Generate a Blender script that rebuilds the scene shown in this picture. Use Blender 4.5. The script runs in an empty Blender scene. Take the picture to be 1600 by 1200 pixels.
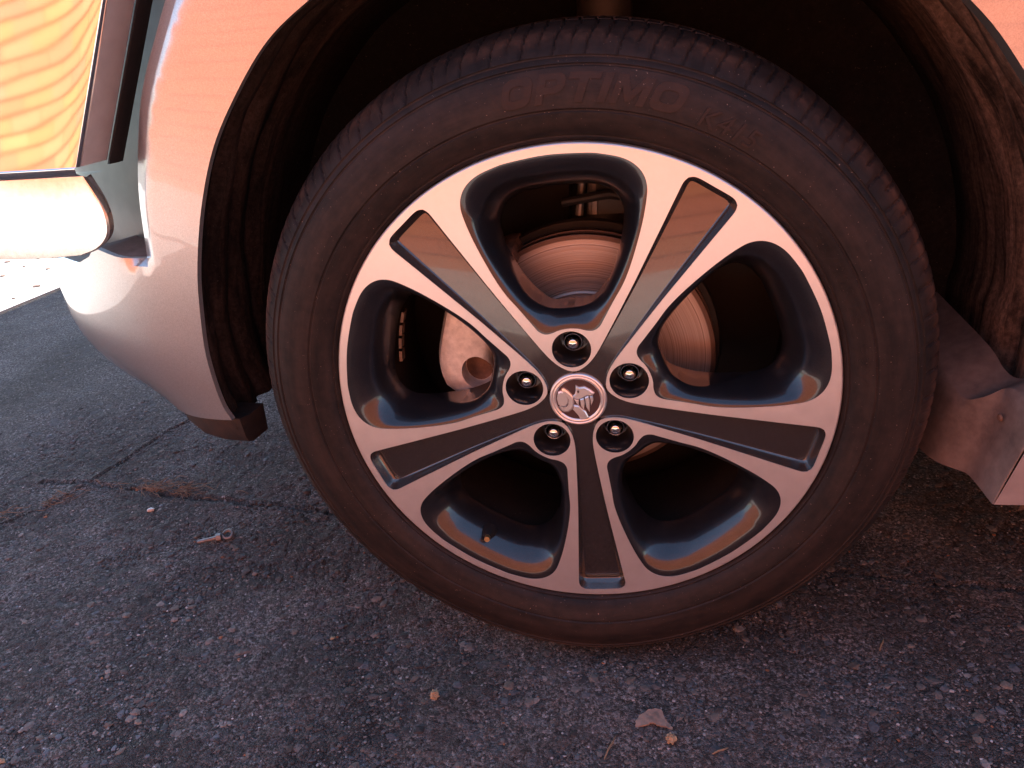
import bpy, bmesh, math, random
import numpy as np
from mathutils import Vector, Matrix, Euler
from mathutils.geometry import delaunay_2d_cdt

scene = bpy.context.scene
COL = scene.collection
H = 0.345                                   # wheel centre above the ground
random.seed(7); rng = np.random.default_rng(7)

# ------------------------------------------------------------------ camera
cam_d = bpy.data.cameras.new('camera'); cam = bpy.data.objects.new('camera', cam_d); COL.objects.link(cam)
cam_d.sensor_fit = 'HORIZONTAL'; cam_d.sensor_width = 36.0; cam_d.lens = 36.0 * 1219.95 / 1600.0
cam_d.clip_start = 0.02; cam_d.clip_end = 800
yaw, pitch, roll = 0.19686, -0.44712, 0.09179
Rz = Matrix.Rotation(yaw, 3, 'Z'); Rx = Matrix.Rotation(pitch, 3, 'X'); Ry = Matrix.Rotation(roll, 3, 'Y')
M = (Rz @ Rx @ Ry) @ Matrix(((1, 0, 0), (0, 0, -1), (0, 1, 0)))
cam.matrix_world = Matrix.Translation((0.07322, -0.69789, 0.3594 + H)) @ M.to_4x4()
scene.camera = cam

# ------------------------------------------------------------------ sky, sun, exposure
SUN = Vector((0.216, 1.27, 1.0)).normalized()
world = bpy.data.worlds.new('World'); scene.world = world; world.use_nodes = True
wn = world.node_tree
sky = wn.nodes.new('ShaderNodeTexSky'); sky.sky_type = 'NISHITA'; sky.sun_disc = False
sky.sun_elevation = math.asin(SUN.z); sky.sun_rotation = math.atan2(SUN.x, SUN.y)
bgn = wn.nodes['Background']; bgn.inputs['Strength'].default_value = 0.15
wn.links.new(sky.outputs[0], bgn.inputs['Color'])
sd = bpy.data.lights.new('sun', 'SUN'); sd.energy = 4.6; sd.angle = math.radians(0.5); sd.color = (1.0, 0.93, 0.83)
sun = bpy.data.objects.new('sun', sd); COL.objects.link(sun)
sun.rotation_euler = SUN.to_track_quat('Z', 'Y').to_euler(); sun.location = (4, 4, 6)
vs = scene.view_settings
vs.view_transform = 'Standard'; vs.look = 'None'; vs.gamma = 1.0; vs.use_curve_mapping = False
vs.exposure = 1.85

# ------------------------------------------------------------------ material helpers
def new_mat(name):
    m = bpy.data.materials.new(name); m.use_nodes = True
    nt = m.node_tree; return m, nt, nt.nodes['Principled BSDF']
def N(nt, t, **kw):
    n = nt.nodes.new(t)
    for k, v in kw.items():
        if k in n.inputs: n.inputs[k].default_value = v
        else: setattr(n, k, v)
    return n
def noise(nt, vec, scale, detail=4.0, rough=0.55):
    n = N(nt, 'ShaderNodeTexNoise'); n.inputs['Scale'].default_value = scale
    n.inputs['Detail'].default_value = detail; n.inputs['Roughness'].default_value = rough
    if vec is not None: nt.links.new(vec, n.inputs['Vector'])
    return n
def ramp(nt, fac, stops):
    r = N(nt, 'ShaderNodeValToRGB'); el = r.color_ramp.elements
    while len(el) > 1: el.remove(el[-1])
    for i, (p, c) in enumerate(stops):
        e = el[0] if i == 0 else el.new(p)
        e.position = p; e.color = (*c, 1) if len(c) == 3 else c
    nt.links.new(fac, r.inputs['Fac']); return r
def mix(nt, fac, a, b, blend='MIX'):
    m = N(nt, 'ShaderNodeMix', data_type='RGBA', blend_type=blend)
    for s, v in ((m.inputs[0], fac), (m.inputs[6], a), (m.inputs[7], b)):
        if isinstance(v, bpy.types.NodeSocket): nt.links.new(v, s)
        elif isinstance(v, (int, float)): s.default_value = v
        else: s.default_value = (*v, 1)
    return m.outputs[2]
def bump(nt, height, strength, dist, bsdf, normal=None):
    b = N(nt, 'ShaderNodeBump'); b.inputs['Strength'].default_value = strength; b.inputs['Distance'].default_value = dist
    nt.links.new(height, b.inputs['Height'])
    if normal is not None: nt.links.new(normal, b.inputs['Normal'])
    nt.links.new(b.outputs[0], bsdf.inputs['Normal']); return b.outputs[0]
def objvec(nt): return N(nt, 'ShaderNodeTexCoord').outputs['Object']
def setp(b, **kw):
    names = dict(base='Base Color', metal='Metallic', rough='Roughness', coat='Coat Weight', coatr='Coat Roughness',
                 spec='Specular IOR Level', aniso='Anisotropic', ior='IOR', trans='Transmission Weight')
    for k, v in kw.items():
        b.inputs[names[k]].default_value = (*v, 1) if k == 'base' else v

def m_plain(name, base, rough=0.5, metal=0.0, coat=0.0, var=0.15, scale=40, bumpd=0.0, bscale=300, spec=0.5, coatr=0.03):
    m, nt, b = new_mat(name); v = objvec(nt)
    n = noise(nt, v, scale, 5)
    lo = tuple(c * (1 - var) for c in base); hi = tuple(min(1, c * (1 + var)) for c in base)
    r = ramp(nt, n.outputs[0], [(0.3, lo), (0.7, hi)]); nt.links.new(r.outputs[0], b.inputs['Base Color'])
    setp(b, rough=rough, metal=metal, coat=coat, coatr=coatr, spec=spec)
    n2 = noise(nt, v, scale * 1.7, 4)
    rr = N(nt, 'ShaderNodeMapRange'); rr.inputs['To Min'].default_value = max(0.02, rough * 0.85); rr.inputs['To Max'].default_value = min(1, rough * 1.15)
    nt.links.new(n2.outputs[0], rr.inputs['Value']); nt.links.new(rr.outputs[0], b.inputs['Roughness'])
    if bumpd: bump(nt, noise(nt, v, bscale, 4).outputs[0], 0.6, bumpd, b)
    return m

# silver car paint: metallic flake under a clear coat, a little dust
def m_paint():
    m, nt, b = new_mat('silver_paint'); v = objvec(nt)
    vo = N(nt, 'ShaderNodeTexVoronoi'); vo.inputs['Scale'].default_value = 1400; nt.links.new(v, vo.inputs['Vector'])
    fl = ramp(nt, vo.outputs['Color'], [(0.0, (0.42, 0.405, 0.39)), (1.0, (0.60, 0.585, 0.565))])
    dust = noise(nt, v, 9, 6, 0.6); sp = noise(nt, v, 420, 2)
    dm = ramp(nt, dust.outputs[0], [(0.45, (0, 0, 0)), (0.75, (0.35, 0.35, 0.35))])
    c = mix(nt, dm.outputs[0], fl.outputs[0], (0.47, 0.42, 0.37))
    s = ramp(nt, sp.outputs[0], [(0.72, (0, 0, 0)), (0.76, (0.6, 0.6, 0.6))])
    c = mix(nt, s.outputs[0], c, (0.30, 0.24, 0.20))
    nt.links.new(c, b.inputs['Base Color'])
    setp(b, metal=0.75, rough=0.30, coat=1.0, coatr=0.02)
    return m
def m_alloy():       # diamond-turned face: fine concentric lathe lines
    m, nt, b = new_mat('machined_alloy'); v = objvec(nt)
    sx = N(nt, 'ShaderNodeSeparateXYZ'); nt.links.new(v, sx.inputs[0])
    cx = N(nt, 'ShaderNodeCombineXYZ'); nt.links.new(sx.outputs[0], cx.inputs[0]); nt.links.new(sx.outputs[2], cx.inputs[1])
    ln = N(nt, 'ShaderNodeVectorMath', operation='LENGTH'); nt.links.new(cx.outputs[0], ln.inputs[0])
    cc = N(nt, 'ShaderNodeCombineXYZ'); nt.links.new(ln.outputs['Value'], cc.inputs[0])
    nz = noise(nt, cc.outputs[0], 2600, 2)
    setp(b, base=(0.80, 0.775, 0.75), metal=0.82, rough=0.38)
    st = noise(nt, v, 55, 6, 0.65); sp = noise(nt, v, 700, 2)
    c1 = ramp(nt, st.outputs[0], [(0.30, (0.76, 0.735, 0.71)), (0.65, (0.81, 0.79, 0.77))])
    c2 = ramp(nt, sp.outputs[0], [(0.76, (0, 0, 0)), (0.82, (0.4, 0.4, 0.4))])
    nt.links.new(mix(nt, c2.outputs[0], c1.outputs[0], (0.35, 0.27, 0.22)), b.inputs['Base Color'])
    rr = ramp(nt, st.outputs[0], [(0.3, (0.36,) * 3), (0.75, (0.42,) * 3)]); nt.links.new(rr.outputs[0], b.inputs['Roughness'])
    bump(nt, nz.outputs[0], 0.12, 0.00003, b)
    return m
def m_darkpaint(name, base, metal, rough):
    m, nt, b = new_mat(name); v = objvec(nt)
    vo = N(nt, 'ShaderNodeTexVoronoi'); vo.inputs['Scale'].default_value = 1800; nt.links.new(v, vo.inputs['Vector'])
    fl = ramp(nt, vo.outputs['Color'], [(0.0, tuple(c * 0.75 for c in base)), (1.0, tuple(c * 1.35 for c in base))])
    d = noise(nt, v, 26, 7, 0.65); sp = noise(nt, v, 300, 3)
    dm = ramp(nt, d.outputs[0], [(0.45, (0, 0, 0)), (0.85, (0.16, 0.16, 0.16))])
    c = mix(nt, dm.outputs[0], fl.outputs[0], (0.13, 0.10, 0.085))
    s = ramp(nt, sp.outputs[0], [(0.74, (0, 0, 0)), (0.78, (0.4, 0.4, 0.4))])
    c = mix(nt, s.outputs[0], c, (0.20, 0.16, 0.14)); nt.links.new(c, b.inputs['Base Color'])
    setp(b, metal=metal, rough=rough, coat=0.8, coatr=0.06)
    cr = ramp(nt, d.outputs[0], [(0.35, (0.02,) * 3), (0.8, (0.08,) * 3)]); nt.links.new(cr.outputs[0], b.inputs['Coat Roughness'])
    return m
def m_rubber(name, dust=0.5, base=(0.0085, 0.0075, 0.0078), dustc=(0.046, 0.030, 0.025)):
    m, nt, b = new_mat(name); v = objvec(nt)
    n1 = noise(nt, v, 7, 8, 0.62); n2 = noise(nt, v, 90, 5, 0.6); sp = noise(nt, v, 500, 2)
    if name == 'tyre_rubber':                       # dirt smeared along the direction of rolling
        q0 = N(nt, 'ShaderNodeSeparateXYZ'); nt.links.new(v, q0.inputs[0]); q1 = N(nt, 'ShaderNodeMath', operation='ARCTAN2'); nt.links.new(q0.outputs[2], q1.inputs[0]); nt.links.new(q0.outputs[0], q1.inputs[1])
        q2 = N(nt, 'ShaderNodeCombineXYZ'); nt.links.new(q0.outputs[0], q2.inputs[0]); nt.links.new(q0.outputs[2], q2.inputs[1]); q3 = N(nt, 'ShaderNodeVectorMath', operation='LENGTH'); nt.links.new(q2.outputs[0], q3.inputs[0])
        q4 = N(nt, 'ShaderNodeMath', operation='MULTIPLY'); nt.links.new(q3.outputs['Value'], q4.inputs[0]); q4.inputs[1].default_value = 26
        q5 = N(nt, 'ShaderNodeCombineXYZ'); nt.links.new(q4.outputs[0], q5.inputs[0]); nt.links.new(q1.outputs[0], q5.inputs[1]); n1 = noise(nt, q5.outputs[0], 2.6, 8, 0.62)
    a = N(nt, 'ShaderNodeMath', operation='MULTIPLY_ADD'); nt.links.new(n1.outputs[0], a.inputs[0]); a.inputs[1].default_value = 0.7
    k = N(nt, 'ShaderNodeMath', operation='MULTIPLY'); nt.links.new(n2.outputs[0], k.inputs[0]); k.inputs[1].default_value = 0.35
    nt.links.new(k.outputs[0], a.inputs[2])
    f = ramp(nt, a.outputs[0], [(0.40, (0.04 * dust,) * 3), (0.68, (dust,) * 3)])
    c = mix(nt, f.outputs[0], base, dustc)
    s = ramp(nt, sp.outputs[0], [(0.725, (0, 0, 0)), (0.76, (0.8, 0.8, 0.8))])
    c = mix(nt, s.outputs[0], c, (0.30, 0.22, 0.17)); nt.links.new(c, b.inputs['Base Color'])
    if name == 'tyre_rubber':                       # scuffed, dusty shoulder edge
        sx = N(nt, 'ShaderNodeSeparateXYZ'); nt.links.new(v, sx.inputs[0]); cx = N(nt, 'ShaderNodeCombineXYZ'); nt.links.new(sx.outputs[0], cx.inputs[0]); nt.links.new(sx.outputs[2], cx.inputs[1])
        ln = N(nt, 'ShaderNodeVectorMath', operation='LENGTH'); nt.links.new(cx.outputs[0], ln.inputs[0])
        mr = N(nt, 'ShaderNodeMapRange'); mr.inputs['From Min'].default_value = .32; mr.inputs['From Max'].default_value = .345; nt.links.new(ln.outputs['Value'], mr.inputs['Value'])
        bd_ = ramp(nt, mr.outputs[0], [(0.30, (0, 0, 0)), (0.62, (1, 1, 1)), (0.74, (1, 1, 1)), (0.88, (0, 0, 0))])
        nb = noise(nt, v, 16, 7, 0.7); nbm = ramp(nt, nb.outputs[0], [(0.44, (0, 0, 0)), (0.66, (0.75,) * 3)])
        mm = N(nt, 'ShaderNodeMath', operation='MULTIPLY'); nt.links.new(bd_.outputs[0], mm.inputs[0]); nt.links.new(nbm.outputs[0], mm.inputs[1])
        c = mix(nt, mm.outputs[0], c, (0.12, 0.066, 0.046)); nt.links.new(c, b.inputs['Base Color'])
    setp(b, rough=0.62, spec=0.22)
    bump(nt, n2.outputs[0], 0.35, 0.0006, b)
    return m
def m_liner():
    m, nt, b = new_mat('wheel_arch_liner_plastic'); v = objvec(nt)
    mp = N(nt, 'ShaderNodeMapping'); mp.inputs['Scale'].default_value = (1.0, 9.0, 1.0); nt.links.new(v, mp.inputs['Vector'])
    n1 = noise(nt, mp.outputs[0], 7, 8, 0.7); n2 = noise(nt, v, 160, 5, 0.7); n3 = noise(nt, v, 420, 2)
    f = ramp(nt, n1.outputs[0], [(0.36, (0.06,) * 3), (0.68, (0.85,) * 3)])
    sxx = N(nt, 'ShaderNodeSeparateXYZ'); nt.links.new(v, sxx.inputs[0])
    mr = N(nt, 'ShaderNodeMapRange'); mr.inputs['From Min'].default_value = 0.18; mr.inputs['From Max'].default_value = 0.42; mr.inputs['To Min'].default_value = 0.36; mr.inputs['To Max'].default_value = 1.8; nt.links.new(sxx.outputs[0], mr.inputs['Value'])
    deep_shade = N(nt, 'ShaderNodeMapRange'); deep_shade.inputs['From Min'].default_value = 0.17; deep_shade.inputs['From Max'].default_value = 0.26; deep_shade.inputs['To Min'].default_value = 1.0; deep_shade.inputs['To Max'].default_value = 0.06; nt.links.new(sxx.outputs[1], deep_shade.inputs['Value'])  # dust colour drops to near black inboard, painting in the arch's depth shade
    f0 = N(nt, 'ShaderNodeMath', operation='MULTIPLY'); nt.links.new(mr.outputs[0], f0.inputs[0]); nt.links.new(deep_shade.outputs[0], f0.inputs[1])
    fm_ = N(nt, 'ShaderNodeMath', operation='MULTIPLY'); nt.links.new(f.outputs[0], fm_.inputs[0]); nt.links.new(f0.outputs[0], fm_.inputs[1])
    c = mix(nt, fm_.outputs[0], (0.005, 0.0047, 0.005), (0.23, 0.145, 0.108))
    g = ramp(nt, n2.outputs[0], [(0.4, (0.55,) * 3), (0.65, (1.1,) * 3)])
    c = mix(nt, 1.0, c, g.outputs[0], 'MULTIPLY')
    s = ramp(nt, n3.outputs[0], [(0.70, (0, 0, 0)), (0.76, (0.35,) * 3)])
    c = mix(nt, s.outputs[0], c, (0.26, 0.20, 0.15)); nt.links.new(c, b.inputs['Base Color'])
    setp(b, rough=0.8, spec=0.12); bump(nt, n2.outputs[0], 0.7, 0.0015, b)
    return m
def m_disc():
    m, nt, b = new_mat('brake_disc_steel'); v = objvec(nt)
    sx = N(nt, 'ShaderNodeSeparateXYZ'); nt.links.new(v, sx.inputs[0])
    cx = N(nt, 'ShaderNodeCombineXYZ'); nt.links.new(sx.outputs[0], cx.inputs[0]); nt.links.new(sx.outputs[2], cx.inputs[1])
    ln = N(nt, 'ShaderNodeVectorMath', operation='LENGTH'); nt.links.new(cx.outputs[0], ln.inputs[0])
    cc = N(nt, 'ShaderNodeCombineXYZ'); nt.links.new(ln.outputs['Value'], cc.inputs[0])
    nz = noise(nt, cc.outputs[0], 700, 3)
    c = ramp(nt, nz.outputs[0], [(0.30, (0.20, 0.145, 0.12)), (0.5, (0.42, 0.35, 0.31)), (0.7, (0.56, 0.49, 0.45))])
    er = N(nt, 'ShaderNodeMapRange'); er.inputs['From Min'].default_value = .130; er.inputs['From Max'].default_value = .142; nt.links.new(ln.outputs['Value'], er.inputs['Value'])
    em_ = ramp(nt, er.outputs[0], [(0.52, (0, 0, 0)), (0.60, (0.9,) * 3)])
    nt.links.new(mix(nt, em_.outputs[0], c.outputs[0], (0.085, 0.045, 0.030)), b.inputs['Base Color'])
    setp(b, metal=0.75, rough=0.46); bump(nt, nz.outputs[0], 0.8, 0.0007, b)
    return m
def m_asphalt():
    m, nt, b = new_mat('asphalt'); v = objvec(nt)
    w = noise(nt, v, 30, 3); wv = N(nt, 'ShaderNodeMix', data_type='VECTOR'); wv.inputs[0].default_value = 0.012
    nt.links.new(v, wv.inputs[4]); nt.links.new(w.outputs['Color'], wv.inputs[5]); vec = wv.outputs[1]
    def vor(scale, feature='F1', vv=vec):
        o = N(nt, 'ShaderNodeTexVoronoi', feature=feature); o.inputs['Scale'].default_value = scale; nt.links.new(vv, o.inputs['Vector']); return o
    big = vor(78); bigd = vor(78, 'DISTANCE_TO_EDGE'); sm = vor(380); smd = vor(380, 'DISTANCE_TO_EDGE')
    n_patch = noise(nt, v, 2.6, 7, 0.6); n_mid = noise(nt, v, 22, 5, 0.6); n_fine = noise(nt, v, 650, 4, 0.7)
    # per-stone colour
    sep = N(nt, 'ShaderNodeSeparateColor'); nt.links.new(big.outputs['Color'], sep.inputs[0])
    stone = ramp(nt, sep.outputs[0], [(0.0, (0.055, 0.052, 0.052)), (0.35, (0.090, 0.086, 0.086)), (0.6, (0.105, 0.112, 0.122)), (0.8, (0.075, 0.062, 0.058)), (1.0, (0.155, 0.135, 0.125))])
    sep2 = N(nt, 'ShaderNodeSeparateColor'); nt.links.new(sm.outputs['Color'], sep2.inputs[0])
    fine = ramp(nt, sep2.outputs[1], [(0.0, (0.026, 0.0245, 0.024)), (0.55, (0.080, 0.074, 0.072)), (0.88, (0.155, 0.142, 0.134)), (0.975, (0.30, 0.28, 0.27)), (1.0, (0.50, 0.47, 0.48))])
    # which big stones are exposed
    ex = ramp(nt, sep.outputs[1], [(0.66, (0, 0, 0)), (0.70, (1, 1, 1))])
    edge = ramp(nt, bigd.outputs[0], [(0.0, (0, 0, 0)), (0.10, (1, 1, 1))])
    mask = N(nt, 'ShaderNodeMath', operation='MULTIPLY'); nt.links.new(ex.outputs[0], mask.inputs[0]); nt.links.new(edge.outputs[0], mask.inputs[1])
    c = mix(nt, mask.outputs[0], fine.outputs[0], stone.outputs[0])
    pale = ramp(nt, n_patch.outputs[0], [(0.40, (0.78, 0.76, 0.755)), (0.62, (1.25, 1.22, 1.22))])
    c = mix(nt, 1.0, c, pale.outputs[0], 'MULTIPLY')
    # pale mineral film lodged in the hollows, in patches
    pf = noise(nt, v, 5.5, 6, 0.65); pm = ramp(nt, pf.outputs[0], [(0.42, (0.05, 0.05, 0.05)), (0.62, (0.9, 0.9, 0.9))])
    pn = noise(nt, v, 210, 5, 0.75); pnm = ramp(nt, pn.outputs[0], [(0.50, (0, 0, 0)), (0.60, (1, 1, 1))])
    pmm = N(nt, 'ShaderNodeMath', operation='MULTIPLY'); nt.links.new(pm.outputs[0], pmm.inputs[0]); nt.links.new(pnm.outputs[0], pmm.inputs[1])
    c = mix(nt, pmm.outputs[0], c, (0.42, 0.40, 0.40))
    rust = noise(nt, v, 12, 5, 0.6); rm = ramp(nt, rust.outputs[0], [(0.55, (0, 0, 0)), (0.80, (0.3, 0.3, 0.3))])
    c = mix(nt, rm.outputs[0], c, (0.115, 0.078, 0.058))
    nt.links.new(c, b.inputs['Base Color'])
    setp(b, rough=0.82, spec=0.35)
    # relief
    h1 = N(nt, 'ShaderNodeMath', operation='MULTIPLY'); nt.links.new(mask.outputs[0], h1.inputs[0]); h1.inputs[1].default_value = 0.8
    e2 = ramp(nt, smd.outputs[0], [(0.0, (0, 0, 0)), (0.25, (1, 1, 1))])
    h2 = N(nt, 'ShaderNodeMath', operation='MULTIPLY_ADD'); nt.links.new(e2.outputs[0], h2.inputs[0]); h2.inputs[1].default_value = 0.45; nt.links.new(h1.outputs[0], h2.inputs[2])
    h2b = N(nt, 'ShaderNodeMath', operation='MULTIPLY_ADD'); nt.links.new(sep2.outputs[2], h2b.inputs[0]); h2b.inputs[1].default_value = 0.55; nt.links.new(h2.outputs[0], h2b.inputs[2])
    h3 = N(nt, 'ShaderNodeMath', operation='MULTIPLY_ADD'); nt.links.new(n_fine.outputs[0], h3.inputs[0]); h3.inputs[1].default_value = 0.5; nt.links.new(h2b.outputs[0], h3.inputs[2])
    h4 = N(nt, 'ShaderNodeMath', operation='MULTIPLY_ADD'); nt.links.new(n_mid.outputs[0], h4.inputs[0]); h4.inputs[1].default_value = 1.5; nt.links.new(h3.outputs[0], h4.inputs[2])
    bump(nt, h4.outputs[0], 1.0, 0.0052, b)
    return m
def m_vcol(name, rough=0.8, attr='tone'):
    m, nt, b = new_mat(name); a = N(nt, 'ShaderNodeAttribute', attribute_name=attr)
    n = noise(nt, objvec(nt), 300, 4); r = ramp(nt, n.outputs[0], [(0.3, (0.7,) * 3), (0.7, (1.2,) * 3)])
    nt.links.new(mix(nt, 1.0, a.outputs['Color'], r.outputs[0], 'MULTIPLY'), b.inputs['Base Color'])
    setp(b, rough=rough, spec=0.35); bump(nt, n.outputs[0], 0.4, 0.0006, b); return m

MAT = dict(
    paint=m_paint(), alloy=m_alloy(),
    dark=m_darkpaint('gunmetal_gloss_paint', (0.020, 0.021, 0.026), 0.55, 0.30),
    inlay=m_darkpaint('charcoal_metallic_inlay', (0.085, 0.074, 0.070), 0.75, 0.22),
    rubber=m_rubber('tyre_rubber', 0.62), letter=m_rubber('raised_letter_rubber', 0.45, (0.020, 0.013, 0.011), (0.062, 0.034, 0.026)),
    liner=m_liner(), disc=m_disc(), asphalt=m_asphalt(),
    chrome=m_plain('chrome', (0.86, 0.85, 0.83), 0.10, 1.0, var=0.03),
    mirror=m_plain('polished_alloy', (0.92, 0.90, 0.86), 0.055, 1.0, var=0.04, scale=12),
    cast=m_plain('cast_aluminium', (0.72, 0.69, 0.66), 0.5, 0.6, var=0.18, scale=120, bumpd=0.0007, bscale=700),
    rustm=m_plain('rusty_iron', (0.16, 0.085, 0.055), 0.75, 0.2, var=0.5, scale=60, bumpd=0.001),
    blackplastic=m_plain('black_plastic', (0.022, 0.020, 0.020), 0.55, var=0.3, bumpd=0.0004),
    seal=m_plain('rubber_seal', (0.009, 0.007, 0.0075), 0.6, var=0.3),
    valance=m_rubber('unpainted_valance_plastic', 0.7, (0.018, 0.015, 0.015), (0.075, 0.045, 0.034)),
    deflector=m_rubber('dusty_deflector_plastic', 1.0, (0.125, 0.088, 0.074), (0.27, 0.195, 0.162)), barrel=m_rubber('dirty_barrel', 0.5, (0.012, 0.011, 0.011), (0.05, 0.035, 0.028)),
    dusty=m_plain('dusty_polished_alloy', (0.80, 0.78, 0.73), 0.13, 0.95, var=0.10, scale=200), recess_shade=m_plain('shaded_silver_recess', (0.13, 0.13, 0.125), 0.42, 0.1, 0.15, var=0.1, coatr=0.2), sidewall=m_plain('brushed_side', (0.70, 0.66, 0.64), 0.4, 0.45, var=0.08),  # recess grey is silver paint darkened to carry the bull bar's shade
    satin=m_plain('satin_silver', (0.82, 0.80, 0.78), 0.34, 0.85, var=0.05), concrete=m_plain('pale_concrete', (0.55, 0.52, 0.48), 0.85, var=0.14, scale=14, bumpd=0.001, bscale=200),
    render_wall=m_plain('cream_render', (0.55, 0.48, 0.38), 0.9, var=0.1, scale=6, bumpd=0.002, bscale=60), roofing=m_plain('grey_roofing', (0.18, 0.17, 0.17), 0.7, var=0.2),
    sillpaint=m_plain('dusty_silver_sill', (0.33, 0.28, 0.265), 0.5, 0.25, 0.25, 0.14, 30, 0.0003, 500, coatr=0.3),
    brass=m_plain('brass', (0.50, 0.34, 0.17), 0.35, 0.9, var=0.1),
    glass=m_plain('tinted_glass', (0.01, 0.011, 0.012), 0.04, 0.0, 0.5, var=0.05),
    brick=m_vcol('red_brick', 0.85), mortar=m_plain('mortar', (0.12, 0.05, 0.035), 0.9, var=0.2, scale=20, bumpd=0.002),
    stone=m_vcol('aggregate_stone', 0.8),
    straw=m_plain('dry_needles', (0.23, 0.14, 0.080), 0.7, var=0.45, scale=30),
    bark=m_plain('bark_flake', (0.27, 0.185, 0.145), 0.85, var=0.35, scale=90, bumpd=0.001, bscale=260),
    seed=m_plain('seed_ball', (0.34, 0.23, 0.14), 0.75, var=0.35, scale=200),
    palechip=m_plain('pale_chip', (0.62, 0.58, 0.57), 0.7, var=0.12),
    galv=m_plain('zinc_plated_steel', (0.21, 0.20, 0.20), 0.5, 0.7, var=0.2, scale=200),
    weight=m_plain('balance_weight', (0.34, 0.24, 0.18), 0.5, 0.8, var=0.3, scale=150),
    enamel=m_plain('cap_enamel', (0.075, 0.040, 0.036), 0.3, 0.2, 0.8, var=0.1),
)

# ------------------------------------------------------------------ mesh helpers
def mesh_obj(name, V, F, mat, parent=None, smooth=True, sharp=None):
    me = bpy.data.meshes.new(name); me.from_pydata([tuple(map(float, v)) for v in V], [], [tuple(map(int, f)) for f in F]); me.update()
    if smooth: me.polygons.foreach_set('use_smooth', [True] * len(me.polygons))
    if sharp is not None and smooth: me.set_sharp_from_angle(angle=math.radians(sharp))
    me.materials.append(MAT[mat] if isinstance(mat, str) else mat)
    o = bpy.data.objects.new(name, me); COL.objects.link(o)
    if parent is not None:
        o.parent = parent
        if parent.name in ROOTS: o.matrix_parent_inverse = Matrix.Translation(-parent.location)
    return o
ROOTS = set()
class MB:
    def __init__(s): s.V = []; s.F = []
    def add(s, V, F):
        n = len(s.V); s.V += [tuple(v) for v in V]; s.F += [tuple(i + n for i in f) for f in F]; return s
    def grid(s, P, closed_u=False, closed_v=False, flip=False):
        P = np.asarray(P); a, b_ = P.shape[:2]; n = len(s.V); s.V += [tuple(v) for v in P.reshape(-1, 3)]
        for i in range(a if closed_u else a - 1):
            for j in range(b_ if closed_v else b_ - 1):
                i2, j2 = (i + 1) % a, (j + 1) % b_
                f = (n + i * b_ + j, n + i2 * b_ + j, n + i2 * b_ + j2, n + i * b_ + j2)
                s.F.append(f[::-1] if flip else f)
        return s
    def ngon(s, P, flip=False):
        n = len(s.V); s.V += [tuple(v) for v in P]; f = tuple(range(n, n + len(P))); s.F.append(f[::-1] if flip else f); return s
    def box(s, lo, hi, mat4=None):
        x0, y0, z0 = lo; x1, y1, z1 = hi
        V = [(x0, y0, z0), (x1, y0, z0), (x1, y1, z0), (x0, y1, z0), (x0, y0, z1), (x1, y0, z1), (x1, y1, z1), (x0, y1, z1)]
        if mat4 is not None: V = [tuple(mat4 @ Vector(v)) for v in V]
        return s.add(V, [(0, 3, 2, 1), (4, 5, 6, 7), (0, 1, 5, 4), (1, 2, 6, 5), (2, 3, 7, 6), (3, 0, 4, 7)])
    def tube(s, pts, radii, n=10, cap=True):
        pts = [Vector(p) for p in pts]; rings = []
        for i, p in enumerate(pts):
            d = (pts[min(i + 1, len(pts) - 1)] - pts[max(i - 1, 0)]).normalized()
            a = d.orthogonal().normalized() if i == 0 else (rings_a - d * rings_a.dot(d)).normalized()
            rings_a = a; c = d.cross(a); r = radii[i] if hasattr(radii, '__len__') else radii
            rings.append([tuple(p + (a * math.cos(t) + c * math.sin(t)) * r) for t in np.linspace(0, 2 * math.pi, n, endpoint=False)])
        s.grid(rings, closed_v=True)
        if cap: s.ngon(rings[0]); s.ngon(rings[-1], True)
        return s
    def build(s, name, mat, parent=None, smooth=True, sharp=35): return mesh_obj(name, s.V, s.F, mat, parent, smooth, sharp)
def lathe(profile, n, closed=False, a0=0.0, a1=2 * math.pi):
    """profile (r, y) turned about the y axis"""
    full = abs(a1 - a0 - 2 * math.pi) < 1e-6
    A = np.linspace(a0, a1, n, endpoint=not full); pr = np.asarray(profile)
    P = np.zeros((n, len(pr), 3))
    P[..., 0] = np.cos(A)[:, None] * pr[:, 0]; P[..., 2] = np.sin(A)[:, None] * pr[:, 0]; P[..., 1] = pr[:, 1]
    return P, full
def catmull(P, n=8, closed=False):
    P = np.asarray(P, float); out = []
    Q = np.vstack([P[-1], P, P[0], P[1]]) if closed else np.vstack([2 * P[0] - P[1], P, 2 * P[-1] - P[-2]])
    for i in range(1, len(Q) - 2):
        a, b_, c, d = Q[i - 1], Q[i], Q[i + 1], Q[i + 2]
        for t in np.linspace(0, 1, n, endpoint=False):
            out.append(.5 * (2 * b_ + (c - a) * t + (2 * a - 5 * b_ + 4 * c - d) * t * t + (3 * b_ - a - 3 * c + d) * t ** 3))
    if not closed: out.append(P[-1])
    return np.array(out)
def inside(poly, pts):
    poly = np.asarray(poly); x, y = pts[:, 0], pts[:, 1]; r = np.zeros(len(pts), bool)
    x0, y0 = poly[:, 0], poly[:, 1]; x1, y1 = np.roll(x0, -1), np.roll(y0, -1)
    for a, b_, c, d in zip(x0, y0, x1, y1):
        k = ((b_ > y) != (d > y)); 
        if b_ != d: r ^= k & (x < (c - a) * (y - b_) / (d - b_) + a)
    return r
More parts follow.
